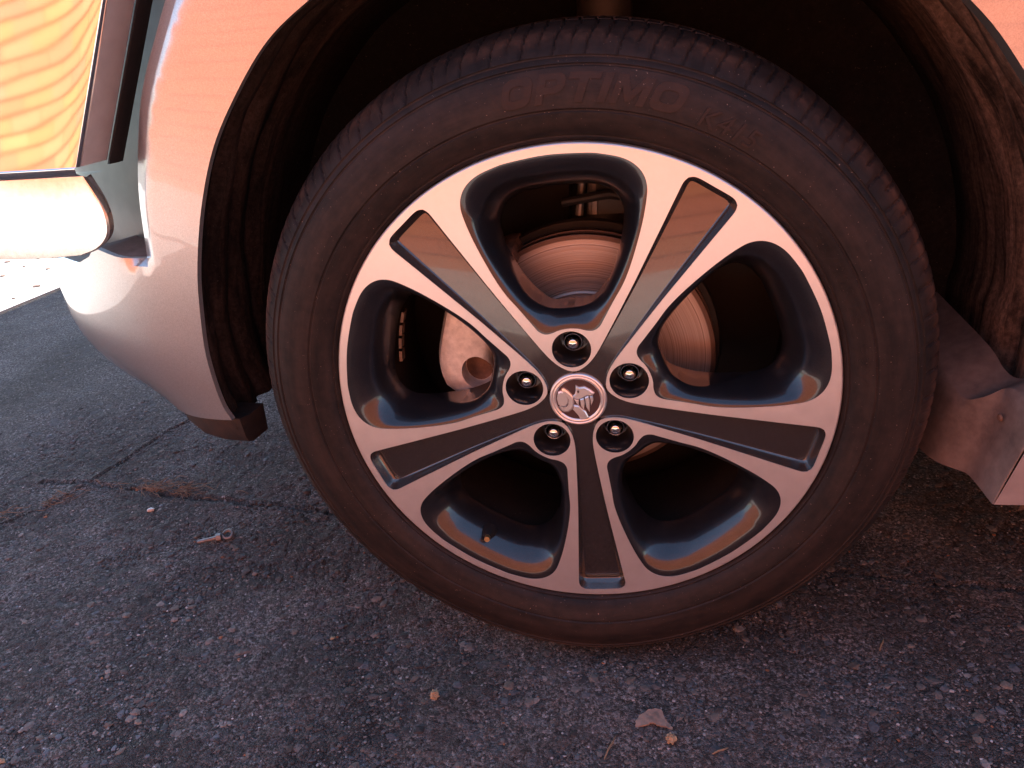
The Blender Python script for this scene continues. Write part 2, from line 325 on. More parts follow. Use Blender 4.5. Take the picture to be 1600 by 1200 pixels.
def polydist(poly, pts, closed=True):
    A = np.asarray(poly); B = np.roll(A, -1, 0) if closed else A[1:]
    if not closed: A = A[:-1]
    best = np.full(len(pts), 1e9)
    for a, b_ in zip(A, B):
        d = b_ - a; t = np.clip(((pts - a) @ d) / max(d @ d, 1e-12), 0, 1)
        best = np.minimum(best, np.hypot(*(pts - a - t[:, None] * d).T))
    return best
def fill(outer, holes=(), extra=None, lines=()):
    pts = []; edges = []
    for loop in [outer] + list(holes):
        n = len(pts); m = len(loop); pts += [tuple(p) for p in loop]; edges += [(n + i, n + (i + 1) % m) for i in range(m)]
    for ln in lines:
        n = len(pts); pts += [tuple(p) for p in ln]; edges += [(n + i, n + i + 1) for i in range(len(ln) - 1)]
    if extra is not None: pts += [tuple(p) for p in extra]
    v, e, f, *_ = delaunay_2d_cdt([Vector((float(p[0]), float(p[1]))) for p in pts], edges, [], 0, 1e-7)
    v = np.array([tuple(q) for q in v]); f = np.array([tuple(t) for t in f])
    c = v[f].mean(1); k = inside(outer, c)
    for h in holes: k &= ~inside(h, c)
    return v, f[k]
def smoothstep(a, b_, x): t = np.clip((np.asarray(x, float) - a) / (b_ - a), 0, 1); return t * t * (3 - 2 * t)
def rot2(P, a): c, s = math.cos(a), math.sin(a); P = np.asarray(P); return np.c_[P[:, 0] * c - P[:, 1] * s, P[:, 0] * s + P[:, 1] * c]
def thing(name, loc, label, cat, group=None):
    o = bpy.data.objects.new(name, None); COL.objects.link(o); o.location = loc; ROOTS.add(o.name)
    o['label'] = label; o['category'] = cat
    if group: o['group'] = group
    return o
def tag(o, label, cat, group=None):
    o['label'] = label; o['category'] = cat
    if group: o['group'] = group
    return o

# ================================================================== SETTING: the asphalt
def axis(lo, hi, step, far):
    c = list(np.arange(lo, hi, step)); up = []; x = hi; d = step * 2
    while x < far: up.append(x); x += d; d *= 1.35
    dn = []; x = lo - step * 2; d = step * 2
    while x > -far: dn.append(x); x -= d; d *= 1.35
    return np.array(dn[::-1] + c + up + [far])
gx = axis(-1.30, 0.80, 0.0042, 60.0); gy = axis(-0.42, 0.72, 0.0042, 60.0)
GX, GY = np.meshgrid(gx, gy, indexing='ij'); gp = np.c_[GX.ravel(), GY.ravel()]
def vnoise(p, scale, seed):
    r = np.random.default_rng(seed); T = r.random((256, 256)); q = p * scale; i = np.floor(q).astype(int); f = q - i; f = f * f * (3 - 2 * f)
    g = lambda a, b_: T[a % 256, b_ % 256]
    return (g(i[:, 0], i[:, 1]) * (1 - f[:, 0]) + g(i[:, 0] + 1, i[:, 1]) * f[:, 0]) * (1 - f[:, 1]) + (g(i[:, 0], i[:, 1] + 1) * (1 - f[:, 0]) + g(i[:, 0] + 1, i[:, 1] + 1) * f[:, 0]) * f[:, 1]
gz = np.zeros(len(gp))
nearm = smoothstep(0, .2, np.minimum(np.minimum(gp[:, 0] + 1.30, .80 - gp[:, 0]), np.minimum(gp[:, 1] + .42, .72 - gp[:, 1])))
gz += nearm * ((vnoise(gp, 60, 1) - .5) * .0022 + (vnoise(gp, 150, 2) - .5) * .0022 + (vnoise(gp, 14, 3) - .5) * .003)
CRACKS = [([(-.40, .275), (-.456, .280), (-.52, .292), (-.60, .296), (-.66, .305), (-.738, .312), (-.80, .330), (-.86, .335), (-.923, .347), (-1.02, .350)], .0075, .008),
          ([(-.923, .352), (-.905, .42), (-.895, .47), (-.885, .52), (-.86, .585), (-.835, .66)], .006, .006),
          ([(-.923, .347), (-.95, .28), (-1.0, .22), (-1.06, .16)], .004, .004),
          ([(.22, .185), (.307, .176), (.40, .160), (.527, .146), (.70, .12)], .006, .006)]
for pts, wd, dp in CRACKS:
    c = catmull(pts, 8); c = c + rng.normal(0, .0016, c.shape)
    k = (np.abs(gp[:, 0] - c[:, 0].mean()) < np.ptp(c[:, 0]) / 2 + .04) & (np.abs(gp[:, 1] - c[:, 1].mean()) < np.ptp(c[:, 1]) / 2 + .04)
    d = polydist(c, gp[k], False) + (vnoise(gp[k], 120, 9) - .5) * .004
    gz[k] -= dp * .65 * (1 - smoothstep(0, wd, d)); gz[k] += .0012 * (1 - smoothstep(wd, wd * 2.6, d)) * smoothstep(0, wd, d)
gz = np.where(nearm <= 0, 0, gz)
mb = MB(); mb.grid(np.c_[gp, gz].reshape(len(gx), len(gy), 3))
ground = mb.build('ground', 'asphalt', smooth=True, sharp=None); ground['kind'] = 'structure'

# loose and half-bedded aggregate, real stones
def blob(r, seed, flat=0.5):
    q = np.random.default_rng(seed)
    t = (1 + 5 ** .5) / 2
    V = np.array([(-1, t, 0), (1, t, 0), (-1, -t, 0), (1, -t, 0), (0, -1, t), (0, 1, t), (0, -1, -t), (0, 1, -t), (t, 0, -1), (t, 0, 1), (-t, 0, -1), (-t, 0, 1)]) / 1.9
    F = [(0, 11, 5), (0, 5, 1), (0, 1, 7), (0, 7, 10), (0, 10, 11), (1, 5, 9), (5, 11, 4), (11, 10, 2), (10, 7, 6), (7, 1, 8), (3, 9, 4), (3, 4, 2), (3, 2, 6), (3, 6, 8), (3, 8, 9), (4, 9, 5), (2, 4, 11), (6, 2, 10), (8, 6, 7), (9, 8, 1)]
    V = V * q.uniform(.72, 1.22, (12, 1)) * np.array([1, q.uniform(.6, 1), flat]) * r
    return V, F
pal = np.array([(.085, .078, .074), (.10, .108, .120), (.060, .054, .052), (.135, .112, .096), (.092, .096, .106), (.17, .152, .14), (.055, .052, .053), (.115, .10, .092)])
NS = 34000
SX = np.r_[rng.uniform(-1.28, .78, NS // 2), rng.uniform(-.75, .60, NS // 2)]; SY = np.r_[rng.uniform(-.26, .68, NS // 2), rng.uniform(-.26, .30, NS // 2)]
keep = ~((np.abs(SX) < .13) & (SY > 0) & (SY < .22)); SX, SY = SX[keep], SY[keep]; NS = len(SX)
SR = np.minimum(.0078, .0013 * (1 + rng.pareto(2.5, NS))); var = [blob(1.0, k, .1 + .012 * k) for k in range(32)]; BF = np.array(var[0][1]); BV = np.array([b_[0] for b_ in var])
vv = BV[rng.integers(0, 32, NS)] * SR[:, None, None]; aa = rng.uniform(0, 6.283, NS); ca, sa = np.cos(aa)[:, None], np.sin(aa)[:, None]
V = np.stack([vv[..., 0] * ca - vv[..., 1] * sa + SX[:, None], vv[..., 0] * sa + vv[..., 1] * ca + SY[:, None], vv[..., 2] - (SR * .06)[:, None]], -1).reshape(-1, 3)
F = (BF[None] + (np.arange(NS) * 12)[:, None, None]).reshape(-1, 3)
tone = pal[rng.integers(0, len(pal), NS)] * rng.uniform(.7, 1.35, (NS, 1)); wh = (rng.random(NS) < .05) & (SR < .003); tone[wh] = np.array([.46, .43, .42]) * rng.uniform(.6, 1.15, (wh.sum(), 1))
og = (rng.random(NS) < .012) & (SR < .004); tone[og] = np.array([.30, .12, .06]); pt = vnoise(np.c_[SX, SY], 7, 21) * .6 + vnoise(np.c_[SX, SY], 19, 22) * .4; tone *= (.78 + .5 * smoothstep(.25, .75, pt))[:, None] * .92; tone = np.repeat(tone, 12, 0)
grit = mesh_obj('loose_aggregate', V, F, 'stone', None, False)
at = grit.data.color_attributes.new('tone', 'FLOAT_COLOR', 'POINT'); at.data.foreach_set('color', np.c_[np.array(tone), np.ones(len(tone))].ravel())
grit['kind'] = 'stuff'; tag(grit, 'small grey stones bedded in the worn asphalt surface', 'gravel')

# ================================================================== the brick wall across the driveway
WY = -2.05
wall = thing('brick_wall', (-0.5, WY - .115, 0), 'long sunlit red brick wall facing the parked car', 'wall')
mb = MB().box((-7.0, WY - .22, -.05), (6.0, WY - .014, 1.715)); mb.build('mortar_core', 'mortar', wall, False, None)
V = []; F = []; tone = []
for row in range(25):
    z = .004 + row * .068
    for k in range(56):
        x = -7.0 + k * .232 + (.116 if row % 2 else 0)
        if x > 5.75: continue
        j = rng.uniform(-.0008, .0008, 3); w = .2295
        lo = np.array([x + j[0], WY - .03, z + j[2]]); hi = np.array([x + w + j[0], WY + rng.uniform(-.001, .003), z + .057 + j[2]])
        n = len(V); bq = MB().box(lo, hi); V += bq.V; F += [tuple(i + n for i in f) for f in bq.F]
        c = np.array([.49, .142, .068]) * rng.uniform(.90, 1.10) * np.array([1, rng.uniform(.90, 1.15), rng.uniform(.9, 1.1)]); tone += [c] * 8
bo = mesh_obj('brick_courses', V, F, 'brick', wall, False); bo['kind'] = 'stuff'
at = bo.data.color_attributes.new('tone', 'FLOAT_COLOR', 'POINT'); at.data.foreach_set('color', np.c_[np.array(tone), np.ones(len(tone))].ravel())

# ================================================================== pale apron for the sunlit patch, concrete path, house beyond the car
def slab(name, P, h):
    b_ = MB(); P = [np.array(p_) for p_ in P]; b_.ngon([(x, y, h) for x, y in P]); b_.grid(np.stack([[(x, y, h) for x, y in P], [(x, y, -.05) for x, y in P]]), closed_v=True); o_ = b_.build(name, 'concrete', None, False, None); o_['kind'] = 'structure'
slab('sunlit_pale_apron', [(-1.872, 1.25), (-1.752, 1.95), (-1.70, 9), (-9, 9), (-9, -1.24), (-2.31, -1.24)], .006)  # pale slab edged along the shadow line so the sunlit ground goes white
slab('concrete_path', [(-9, WY - .02), (7, WY - .02), (7, -1.30), (-9, -1.30)], .010)
house = thing('house', (2.5, 4.5, 0), 'cream rendered house standing beyond the parked car', 'house')
MB().add([(-1.52, 2.75, -.05), (8, 2.75, -.05), (8, 8, -.05), (-.63, 8, -.05), (-1.52, 2.75, 2.75), (8, 2.75, 2.75), (8, 8, 2.75), (-.63, 8, 2.75)], [(0, 3, 2, 1), (4, 5, 6, 7), (0, 1, 5, 4), (1, 2, 6, 5), (2, 3, 7, 6), (3, 0, 4, 7)]).build('wall', 'render_wall', house, False, None)
MB().add([(-1.67, 2.40, 2.78), (8.2, 2.40, 2.78), (8.2, 8.3, 2.78), (-.67, 8.3, 2.78), (-1.67, 2.40, 2.86), (8.2, 2.40, 2.86), (8.2, 8.3, 2.86), (-.67, 8.3, 2.86), (2.6, 5.35, 4.0), (5.3, 5.35, 4.0)],
         [(0, 3, 2, 1), (0, 1, 5, 4), (1, 2, 6, 5), (2, 3, 7, 6), (3, 0, 4, 7), (4, 5, 9, 8), (5, 6, 9), (6, 7, 8, 9), (7, 4, 8)]).build('roof', 'roofing', house, False, None)
for wx in (.2, 4.2):
    w_ = MB().box((wx, 2.72, .95), (wx + 1.5, 2.76, 2.15)).build('window', 'glass', house, False, None)
    fb = MB()
    for lo, hi in (((wx - .05, 2.70, .90), (wx + 1.55, 2.749, .95)), ((wx - .05, 2.70, 2.15), (wx + 1.55, 2.749, 2.20)), ((wx - .05, 2.70, .95), (wx, 2.749, 2.15)), ((wx + 1.5, 2.70, .95), (wx + 1.55, 2.749, 2.15))): fb.box(lo, hi)
    fb.build('window_frame', 'satin', w_, False, None)

# ================================================================== THE CAR
car = thing('parked_car', (1.3, .92, 0), 'silver car parked on asphalt, showing its five-spoke alloy front wheel', 'car')

# ---- body side: plan curve + section
PL = [(3.6, -.03), (2.4, -.03), (1.2, -.03), (.9, -.031), (.5, -.032), (.2, -.03), (0, -.028), (-.2, -.02), (-.3, -.010), (-.4, .008), (-.5, .035), (-.6, .09), (-.68, .16), (-.76, .27), (-.83, .45), (-.86, .92)]
BC = catmull(PL, 12); bd = np.r_[0, np.cumsum(np.hypot(*np.diff(BC, axis=0).T))]; BS = bd - np.interp(0, -BC[:, 0], bd)
def body(s, z, off=0.0):
    s = np.asarray(s, float); z = np.asarray(z, float); f = lambda q, k: np.interp(q, BS, BC[:, k])
    x, y = f(s, 0), f(s, 1); tx = f(s + .03, 0) - f(s - .03, 0); ty = f(s + .03, 1) - f(s - .03, 1); n = np.hypot(tx, ty)
    w = .12 + .88 * smoothstep(.40, .60, s)
    o = np.where(z < .06, ((.06 - z) / .12) ** 2 * .06 * w, 0) + np.where(z > .35, (z - .35) ** 2 * .3, 0) + off
    return np.stack([x + ty / n * o, y - tx / n * o, z + H + 0 * x], -1)
ARCH = catmull([(.394, -.03), (.401, -.008), (.402, .048), (.394, .099), (.382, .147), (.358, .208), (.326, .266), (.286, .314), (.246, .352), (.202, .379), (.14, .410), (.07, .431), (0, .441), (-.07, .4425), (-.15, .428), (-.22, .399), (-.299, .338), (-.343, .288), (-.385, .225), (-.418, .14), (-.432, .06), (-.428, .02)], 6)
BL = catmull([(.30, .45), (.345, .395), (.370, .362), (.398, .324), (.418, .287), (.442, .226), (.455, .167), (.458, .154)], 4)
LEDGE = [(.494, .157), (.530, .164), (.546, .152), (.586, .138), (.639, .137), (.75, .137), (.9, .137), (1.1, .137), (1.3, .137), (1.58, .137)]
BOT = [(1.58, -.05), (1.3, -.05), (1.1, -.05), (.9, -.05), (.75, -.05), (.62, -.05), (.56, -.046), (.50, -.041), (.45, -.036)]
ia = int(np.argmin(np.hypot(ARCH[:, 0] - .17, ARCH[:, 1] - .396)))
def panel(name, outline, h, mat, parent, off=None, lines=(), flange=None, lo=None, hi=None):
    outline = np.asarray(outline, float); dense = []
    for a, b_ in zip(outline, np.roll(outline, -1, 0)):
        m = max(1, int(np.hypot(*(b_ - a)) / h)); dense += [a + (b_ - a) * t for t in np.arange(m) / m]
    dense = np.array(dense); mn, mx = dense.min(0), dense.max(0)
    g = np.stack(np.meshgrid(np.arange(mn[0], mx[0], h), np.arange(mn[1], mx[1], h)), -1).reshape(-1, 2)
    g = g[inside(dense, g)]; g = g[polydist(dense, g) > h * .5]
    for ln in lines: g = g[polydist(ln, g, False) > h * .45]
    v, f = fill(dense, (), g, lines)
    o = np.zeros(len(v)) if off is None else off(v)
    P = body(v[:, 0], v[:, 1], o)
    mbp = MB().add(P, f)
    if flange is not None:                         # turned-in edge all round
        o2 = np.zeros(len(dense)) if off is None else off(dense)
        rows = [body(dense[:, 0], dense[:, 1], o2 + d) for d in (0, .0015, flange)]
        c = dense.mean(0)
        mbp.grid(np.stack(rows), closed_v=True)
    o_ = mbp.build(name, mat, parent, True, None); bm = bmesh.new(); bm.from_mesh(o_.data); bmesh.ops.remove_doubles(bm, verts=bm.verts, dist=1e-5); bm.to_mesh(o_.data); bm.free(); o_.data.set_sharp_from_angle(angle=math.radians(40)); return o_
# bevel along the shut line
bev = BL + np.array([-.020, 0.002]); bev2 = BL + np.array([-.0225, 0.002])
def bev_off(v):
    d = polydist(BL, v, False); return np.where(v[:, 1] > .152, .011 * np.clip(1 - d / .0195, 0, 1), 0)
bumper = panel('bumper_cover', np.vstack([ARCH[:ia + 1], BL, LEDGE, BOT]), .011, 'paint', car, bev_off, [bev[2:-1], bev2[2:-1]], .006)
# upper fender with the rear half of the arch, up to the bonnet and back to the door gap
fend = np.vstack([ARCH[ia + 1:] + 0, [(-.70, .02), (-.70, .66), (.30, .66), (.78, .60), (.80, .56), (.30, .56)], [(.296, .455)]])
panel('fender', fend, .02, 'paint', car, None, (), .022)
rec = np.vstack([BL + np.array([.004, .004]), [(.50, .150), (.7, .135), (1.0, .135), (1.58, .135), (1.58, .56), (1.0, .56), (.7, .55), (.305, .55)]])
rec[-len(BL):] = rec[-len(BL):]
panel('bumper_recess_panel', rec, .02, 'recess_shade', car, lambda v: .050 + .15 * np.maximum(0, v[:, 1] - .19), (), .02)
path = np.vstack([BL, LEDGE]); path = np.vstack([path[i] + (path[i + 1] - path[i]) * t for i in range(len(path) - 1) for t in (0, .25, .5, .75)] + [path[-1:]]).reshape(-1, 2)
o0 = bev_off(path); MB().grid(np.stack([body(path[:, 0], path[:, 1], o0 + d) for d in (.0055, .03, .06, .10, .15)])).build('recess_return', 'deflector', bumper, True, 50)
# arch edge flange liner return (dark underside of the wheel arch lip)
ring = [body(ARCH[:, 0], ARCH[:, 1], d) + np.array([0, 0, 0]) for d in (.0005, .004, .022)]
# lower valance (chin) in front of the wheel
vs_, rows = np.array([.392, .398, .43, .47, .51, .55, .59, .63]), []
ht = np.array([.038, .038, .038, .036, .031, .023, .012, .003])
topz = np.interp(vs_, [.392, .45, .56, .63], [-.031, -.037, -.047, -.051])
for d0, zf in ((.030, 0.15), (.010, 0.06), (.010, .25), (.012, .72), (.015, .90), (.022, 1.0), (.050, .98), (.052, .1), (.030, .15)):
    rows.append(body(vs_, topz, d0) - np.array([0, 0, 1]) * (ht * zf)[:, None])
mb = MB(); P = np.stack(rows); mb.grid(P); mb.ngon(P[:, 0, :], True); mb.build('lower_valance', 'valance', car, True, 30)

# ---- wheel arch liner
ang = np.radians(np.linspace(187, -15, 150)); ra = np.interp(np.degrees(ang), np.degrees(np.unwrap(np.arctan2(ARCH[::-1, 1], -ARCH[::-1, 0]))), np.hypot(ARCH[::-1, 0], ARCH[::-1, 1]))
ye = np.interp(ra * np.cos(ang), BC[::-1, 0], BC[::-1, 1])
rows = []
prof = [(0.015, .003), (.019, .010), (.022, .022), (.030, .024), (.038, .016), (.050, .015), (.058, .024), (.066, .024), (.074, .014), (.090, .013), (.098, .022), (.106, .022), (.114, .012), (.135, .012), (.143, .020), (.155, .020), (.163, .010), (.20, .008), (.24, .006), (.262, -.004), (.268, -.05), (.27, -.20), (.27, -.30)]
for dy, dr in prof:
    wob = .002 * np.sin(ang * 9 + dy * 60) + .0012 * np.sin(ang * 23 + dy * 90)
    r = ra + dr + (wob if .01 < dy < .25 else 0); y = ye + (dy if dy < .25 else 0) if dy < .25 else np.full(len(ang), dy + .01)
    rows.append(np.c_[r * np.cos(ang), y, r * np.sin(ang) + H])
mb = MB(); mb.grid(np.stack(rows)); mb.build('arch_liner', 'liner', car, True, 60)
# ---- sill end, deflector behind the wheel
mb = MB()
sx = [(.391, -.100), (.404, -.045), (.412, .0), (.4315, .018)]
side = np.array([(x, -.024 - .006 * smoothstep(-.1, 0, z), z + H) for x, z in sx])
inn = np.array([(1.95, -.024, -.100 + H), (1.95, -.027, -.045 + H), (1.95, -.030, .0 + H), (1.95, -.030, .018 + H)])
mb.grid(np.stack([side, inn])); mb.grid(np.stack([[side[0], inn[0]], [side[0] + (0, .09, 0), inn[0] + (0, .09, 0)]])); mb.build('side_sill', 'sillpaint', car, True, 30)
mb = MB(); rows = []
YD = [-.0235, -.0200, .008, .030, .040, .052, .070, .11, .26]; XD = [0, -.0015, -.003, -.006, -.016, -.027, -.034, -.038, -.044]; TD = [-.008, -.006, -.002, -.004, -.018, -.027, -.024, -.015, -.01]
ydx = catmull(np.c_[YD, XD, TD], 4); YD, XD, TD = ydx.T
for t in np.linspace(0, 1, 6):
    row = []
    for yq, xq, tq in zip(YD, XD, TD):
        z = -.100 + (tq + .100) * t; row.append((.391 + (z + .1) * .21 + xq, yq - .006 * float(smoothstep(-.1, 0, z)) * (yq < -.01), z + H))
    rows.append(row)
rows.append([(p_[0] + .004, p_[1], p_[2] + .001) for p_ in rows[-1]]); rows.append([(p_[0] + .045, p_[1] + .012, p_[2] + .016) for p_ in rows[-1]])
mb.grid(np.array(rows)); defl = mb.build('mud_deflector', 'deflector', car, True, 75)
mb = MB(); P, _ = lathe([(0, -.0018), (.0026, -.0017), (.0036, -.0006), (.0038, 0)], 14); P = P @ np.array(Matrix.Rotation(math.radians(-75), 3, 'Z')).T
mb.grid(P + np.array([.3985, .016, -.028 + H]), closed_u=True); mb.build('screw', 'rustm', defl)
# ---- bull-bar wing: polished box section, side wall, rubber strip, rounded lower plate
nx, nz = 46, 40
zz = np.linspace(.256, .62, nz); G_ = np.zeros((nx, nz, 3))
for j, z in enumerate(zz):
    xr = -.4745 + .55 * (z - .256)
    t = np.linspace(0, 1, nx) ** 1.8; x = xr - t * (.62 + .1 * (z - .256)); d = xr - x
    y = -.004 + .16 * d ** 2 + .0010 * np.exp(-d / .014) + .00003 * math.sin(z * 70 + 1.2) * (1 + .6 * np.sin(x * 14)) + .00001 * np.sin(z * 170 + x * 23) + .00001 * np.sin(x * 60 + z * 40)
    G_[:, j] = np.c_[x, y, np.full(nx, z + H)]
bb = MB().grid(G_, flip=True).build('bull_bar_panel', 'mirror', car, True, None)
mb = MB(); R_ = G_[0]
rows = [R_, R_ + (.0012, -.0022, 0), R_ + (.0035, -.0015, 0), R_ + (.0045, .002, 0), R_ + (.009, .036, 0)]
mb.grid(np.stack(rows[:4])); MB().grid(np.stack(rows[3:])).build('bull_bar_side', 'sidewall', bb); B_ = G_[:, 0]
rows = [B_, B_ + (0, -.0025, -.001), B_ + (0, -.002, -.006), B_ + (0, .004, -.0095), B_ + (0, .04, -.011)]
mb.grid(np.stack(rows), flip=True); mb.build('bull_bar_frame', 'chrome', bb, True, 60)
mb = MB(); q = R_[0:-2] + (0, 0, -.008)
mb.grid(np.stack([q + (.0095, .034, .004), q + (.0125, .033, .004), q + (.0165, .041, .004), q + (.0165, .050, .004), q + (.010, .054, .004)])); mb.ngon([tuple(q[0] + o) for o in [(.0095, .034, .004), (.0125, .033, .004), (.0165, .041, .004), (.0165, .050, .004), (.010, .054, .004)]]); mb.build('rubber_strip', 'seal', bb, True, 30)
outl = catmull([(-.477, .0), (-.470, -.022), (-.4685, -.042), (-.474, -.060), (-.490, -.073), (-.512, -.080)], 6)
top = np.array([(-.477, 0)] * len(outl)); rows = []
xs = np.r_[outl[:, 0], np.linspace(-.55, -1.05, 12)]; zb = np.r_[outl[:, 1], np.full(12, -.082)]
for t in np.linspace(0, 1, 8):
    y = .006 + .16 * (-.4745 - np.minimum(xs, -.4745)) ** 2 + .0036 * t * (-zb / .08) + .0002 * np.sin(xs * 30 + t * 3)
    rows.append(np.c_[np.where(t < 1, np.minimum(xs, -.4705 + .004 * 0) * 1.0, xs) if False else (xs * t + (np.minimum(xs, -.477)) * (1 - t)), y, .2455 + zb * t + H])
P = np.stack(rows); mb = MB().grid(P); back = P.copy(); back[..., 1] += .012; mb.grid(np.stack([P[-1], P[-1] + (.001, .003, -.0012), back[-1] + (0, 0, 0)]))
mb.build('bull_bar_lower_plate', 'dusty', bb, True, 25)

# ---- rest of the car (bonnet, cabin, doors, far side) so that it stands and shades as a car
mb = MB(); st = [(-.84, .93, .20, .30), (-.70, .985, .06, .14), (-.45, 1.03, .01, .09), (0, 1.07, .0, .07), (.45, 1.11, .0, .07), (.70, 1.14, .0, .07)]
rows = []
for x, z, y0, c in st:
    yy = np.r_[np.linspace(y0, y0 + .12, 4), np.linspace(.3, 1.54, 8), np.linspace(1.84 - y0 - .12, 1.84 - y0, 4)]
    e = np.minimum(yy - y0, 1.84 - y0 - yy); rows.append(np.c_[np.full(16, x), yy, z - .06 * np.exp(-e / .05)])
mb.grid(np.stack(rows), flip=True); mb.build('bonnet', 'paint', car, True, 50)
mb = MB()                                                      # cabin shell
st = [(.66, 1.10), (1.22, 1.62), (1.6, 1.69), (2.3, 1.70), (2.9, 1.64), (3.42, 1.12), (3.52, .70), (3.50, .36)]
rows = []
for x, z in st:
    t = max(0, z - 1.05) * .30; yy = [.0 + t, .03 + t, .12 + t, .92, 1.72 - t, 1.81 - t, 1.84 - t]; zz_ = [z - .07, z - .02, z, z + .015, z, z - .02, z - .07]
    rows.append([(x, a, b_) for a, b_ in zip(yy, zz_)])
mb.grid(np.array(rows), flip=True); mb.build('roof', 'paint', car, True, 50)
for sgn in (0, 1):
    ysd = lambda z: (-.03 + max(0, z - 1.05) * .30 + .03) if sgn == 0 else (1.84 + .03 - max(0, z - 1.05) * .30 - .03)
    o_ = -.03 if sgn == 0 else 1.87
    for (x0, x1) in ((.706, 1.60), (1.606, 2.28)):
        mb = MB(); mb.grid([[(x0, o_ + .004, .36), (x0, o_, .60), (x0, o_, .95), (x0, o_ + .03, 1.06)], [(x1, o_ + .004, .36), (x1, o_, .60), (x1, o_, .95), (x1, o_ + .03, 1.06)]])
        dr = mb.build('door', 'paint', car, True, 40)
        hb = MB().box((x1 - .26, o_ - .022 if sgn == 0 else o_, .90), (x1 - .08, o_ if sgn == 0 else o_ + .022, .925)); hb.build('door_handle', 'chrome', dr, False, None)
    mb = MB(); mb.grid([[(2.286, o_, .36), (2.286, o_, .95), (2.286, o_ + (.03 if sgn == 0 else -.03), 1.06)], [(3.5, o_ + (.03 if sgn == 0 else -.03), .36), (3.5, o_ + (.03 if sgn == 0 else -.03), .8), (3.44, o_ + (.05 if sgn == 0 else -.05), 1.06)]]); mb.build('rear_quarter', 'paint', car, True, 40)
    mb = MB(); g0 = 1.055; pts = [(.80, g0), (1.30, 1.56), (2.3, 1.63), (2.95, 1.55), (3.36, g0)]
    f_ = [(x, (max(0, z - 1.05) * .30 + .004 if sgn == 0 else 1.836 - max(0, z - 1.05) * .30), z) for x, z in pts]; mb.ngon(f_); mb.build('side_window', 'glass', car, False, None)
mb = MB(); mb.grid([[(.72, .12, 1.145), (.72, 1.72, 1.145)], [(1.19, .26, 1.605), (1.19, 1.58, 1.605)]]); mb.build('windscreen', 'glass', car, False, None)
mb = MB(); mb.grid([[(-.86, .92, .30), (-.84, 1.38, .30), (-.70, 1.70, .30), (-.4, 1.84, .30), (.7, 1.87, .33)], [(-.86, .92, .92), (-.84, 1.38, .92), (-.70, 1.70, .95), (-.4, 1.84, 1.0), (.7, 1.87, 1.06)]]); mb.build('far_side_front', 'paint', car, True, None)
mb = MB().box((-.55, .34, .27), (3.3, 1.80, .40)); mb.box((-.52, .36, .40), (.6, 1.78, .86)); mb.build('underbody', 'blackplastic', car, False, None)

# ================================================================== THE WHEEL
PH = math.radians(4.06)
WO = np.array([(0, 242), (35, 239.5), (50, 236.5), (64, 232), (74, 226), (81, 218), (84.5, 208), (84, 196), (78, 172), (67, 141), (57, 119), (46, 102), (35, 84.5), (30, 77), (24, 73.4), (17, 73.8), (9, 76.4), (0, 77.3)]) / 1000
WI = np.array([(0, 205), (28, 203.5), (40, 200.5), (49, 196), (54, 191), (58, 184), (60, 176), (59.5, 167), (57, 154), (50.5, 135), (43.5, 119), (35.5, 106), (26.5, 98), (21, 94.6), (16, 93), (11, 92.2), (6, 92), (0, 92)]) / 1000
def both(P): return np.vstack([P, P[-2:0:-1] * np.array([-1, 1])])
wo, wi = catmull(both(WO), 5, True), catmull(both(WI), 5, True)
def turn(P, deg): return rot2(P, math.radians(deg))            # canonical frame: v (second coord) is radial "up"
WANG = [4.06 - 72 * k for k in range(5)]; SANG = [4.06 - 36 - 72 * k for k in range(5)]
half = np.array([(0, 242.6), (14, 242.6), (20.5, 241.6), (24.8, 238.6), (26.2, 233), (25.2, 222), (22.2, 195), (18.6, 162), (15.3, 131), (12.6, 100), (10.7, 76), (9.7, 61), (9.6, 50), (10.9, 40), (14.0, 31.5), (17.2, 26.8)]) / 1000
hs = catmull(half[3:], 4); half = np.vstack([catmull(half[:4], 3)[:-1], hs])
sector = np.vstack([half[::-1] * np.array([-1, 1]), half[1:]])  # from -36 deg side out and back to +36 deg side
a36 = math.radians(36); tip = np.array([[math.sin(a36) * .0312, math.cos(a36) * .0312]])
star = np.vstack([np.vstack([turn(sector, SANG[0] - 72 * k * -1)]) for k in range(0)]) if False else None
loops = []
for a in sorted(SANG):                                         # counter-clockwise round the hub
    loops.append(turn(sector[::-1], a))
star = np.vstack(loops)
lug_c = [turn(np.array([[0, .0553]]), a)[0] for a in WANG]; LR = .0193
circ = lambda r, n, c=(0, 0): np.c_[np.cos(np.linspace(0, 2 * np.pi, n, endpoint=False)) * r + c[0], np.sin(np.linspace(0, 2 * np.pi, n, endpoint=False)) * r + c[1]]
v, f = fill(circ(.2495, 240), [turn(wo, a) for a in WANG] + [star] + [circ(LR, 40, c) for c in lug_c])

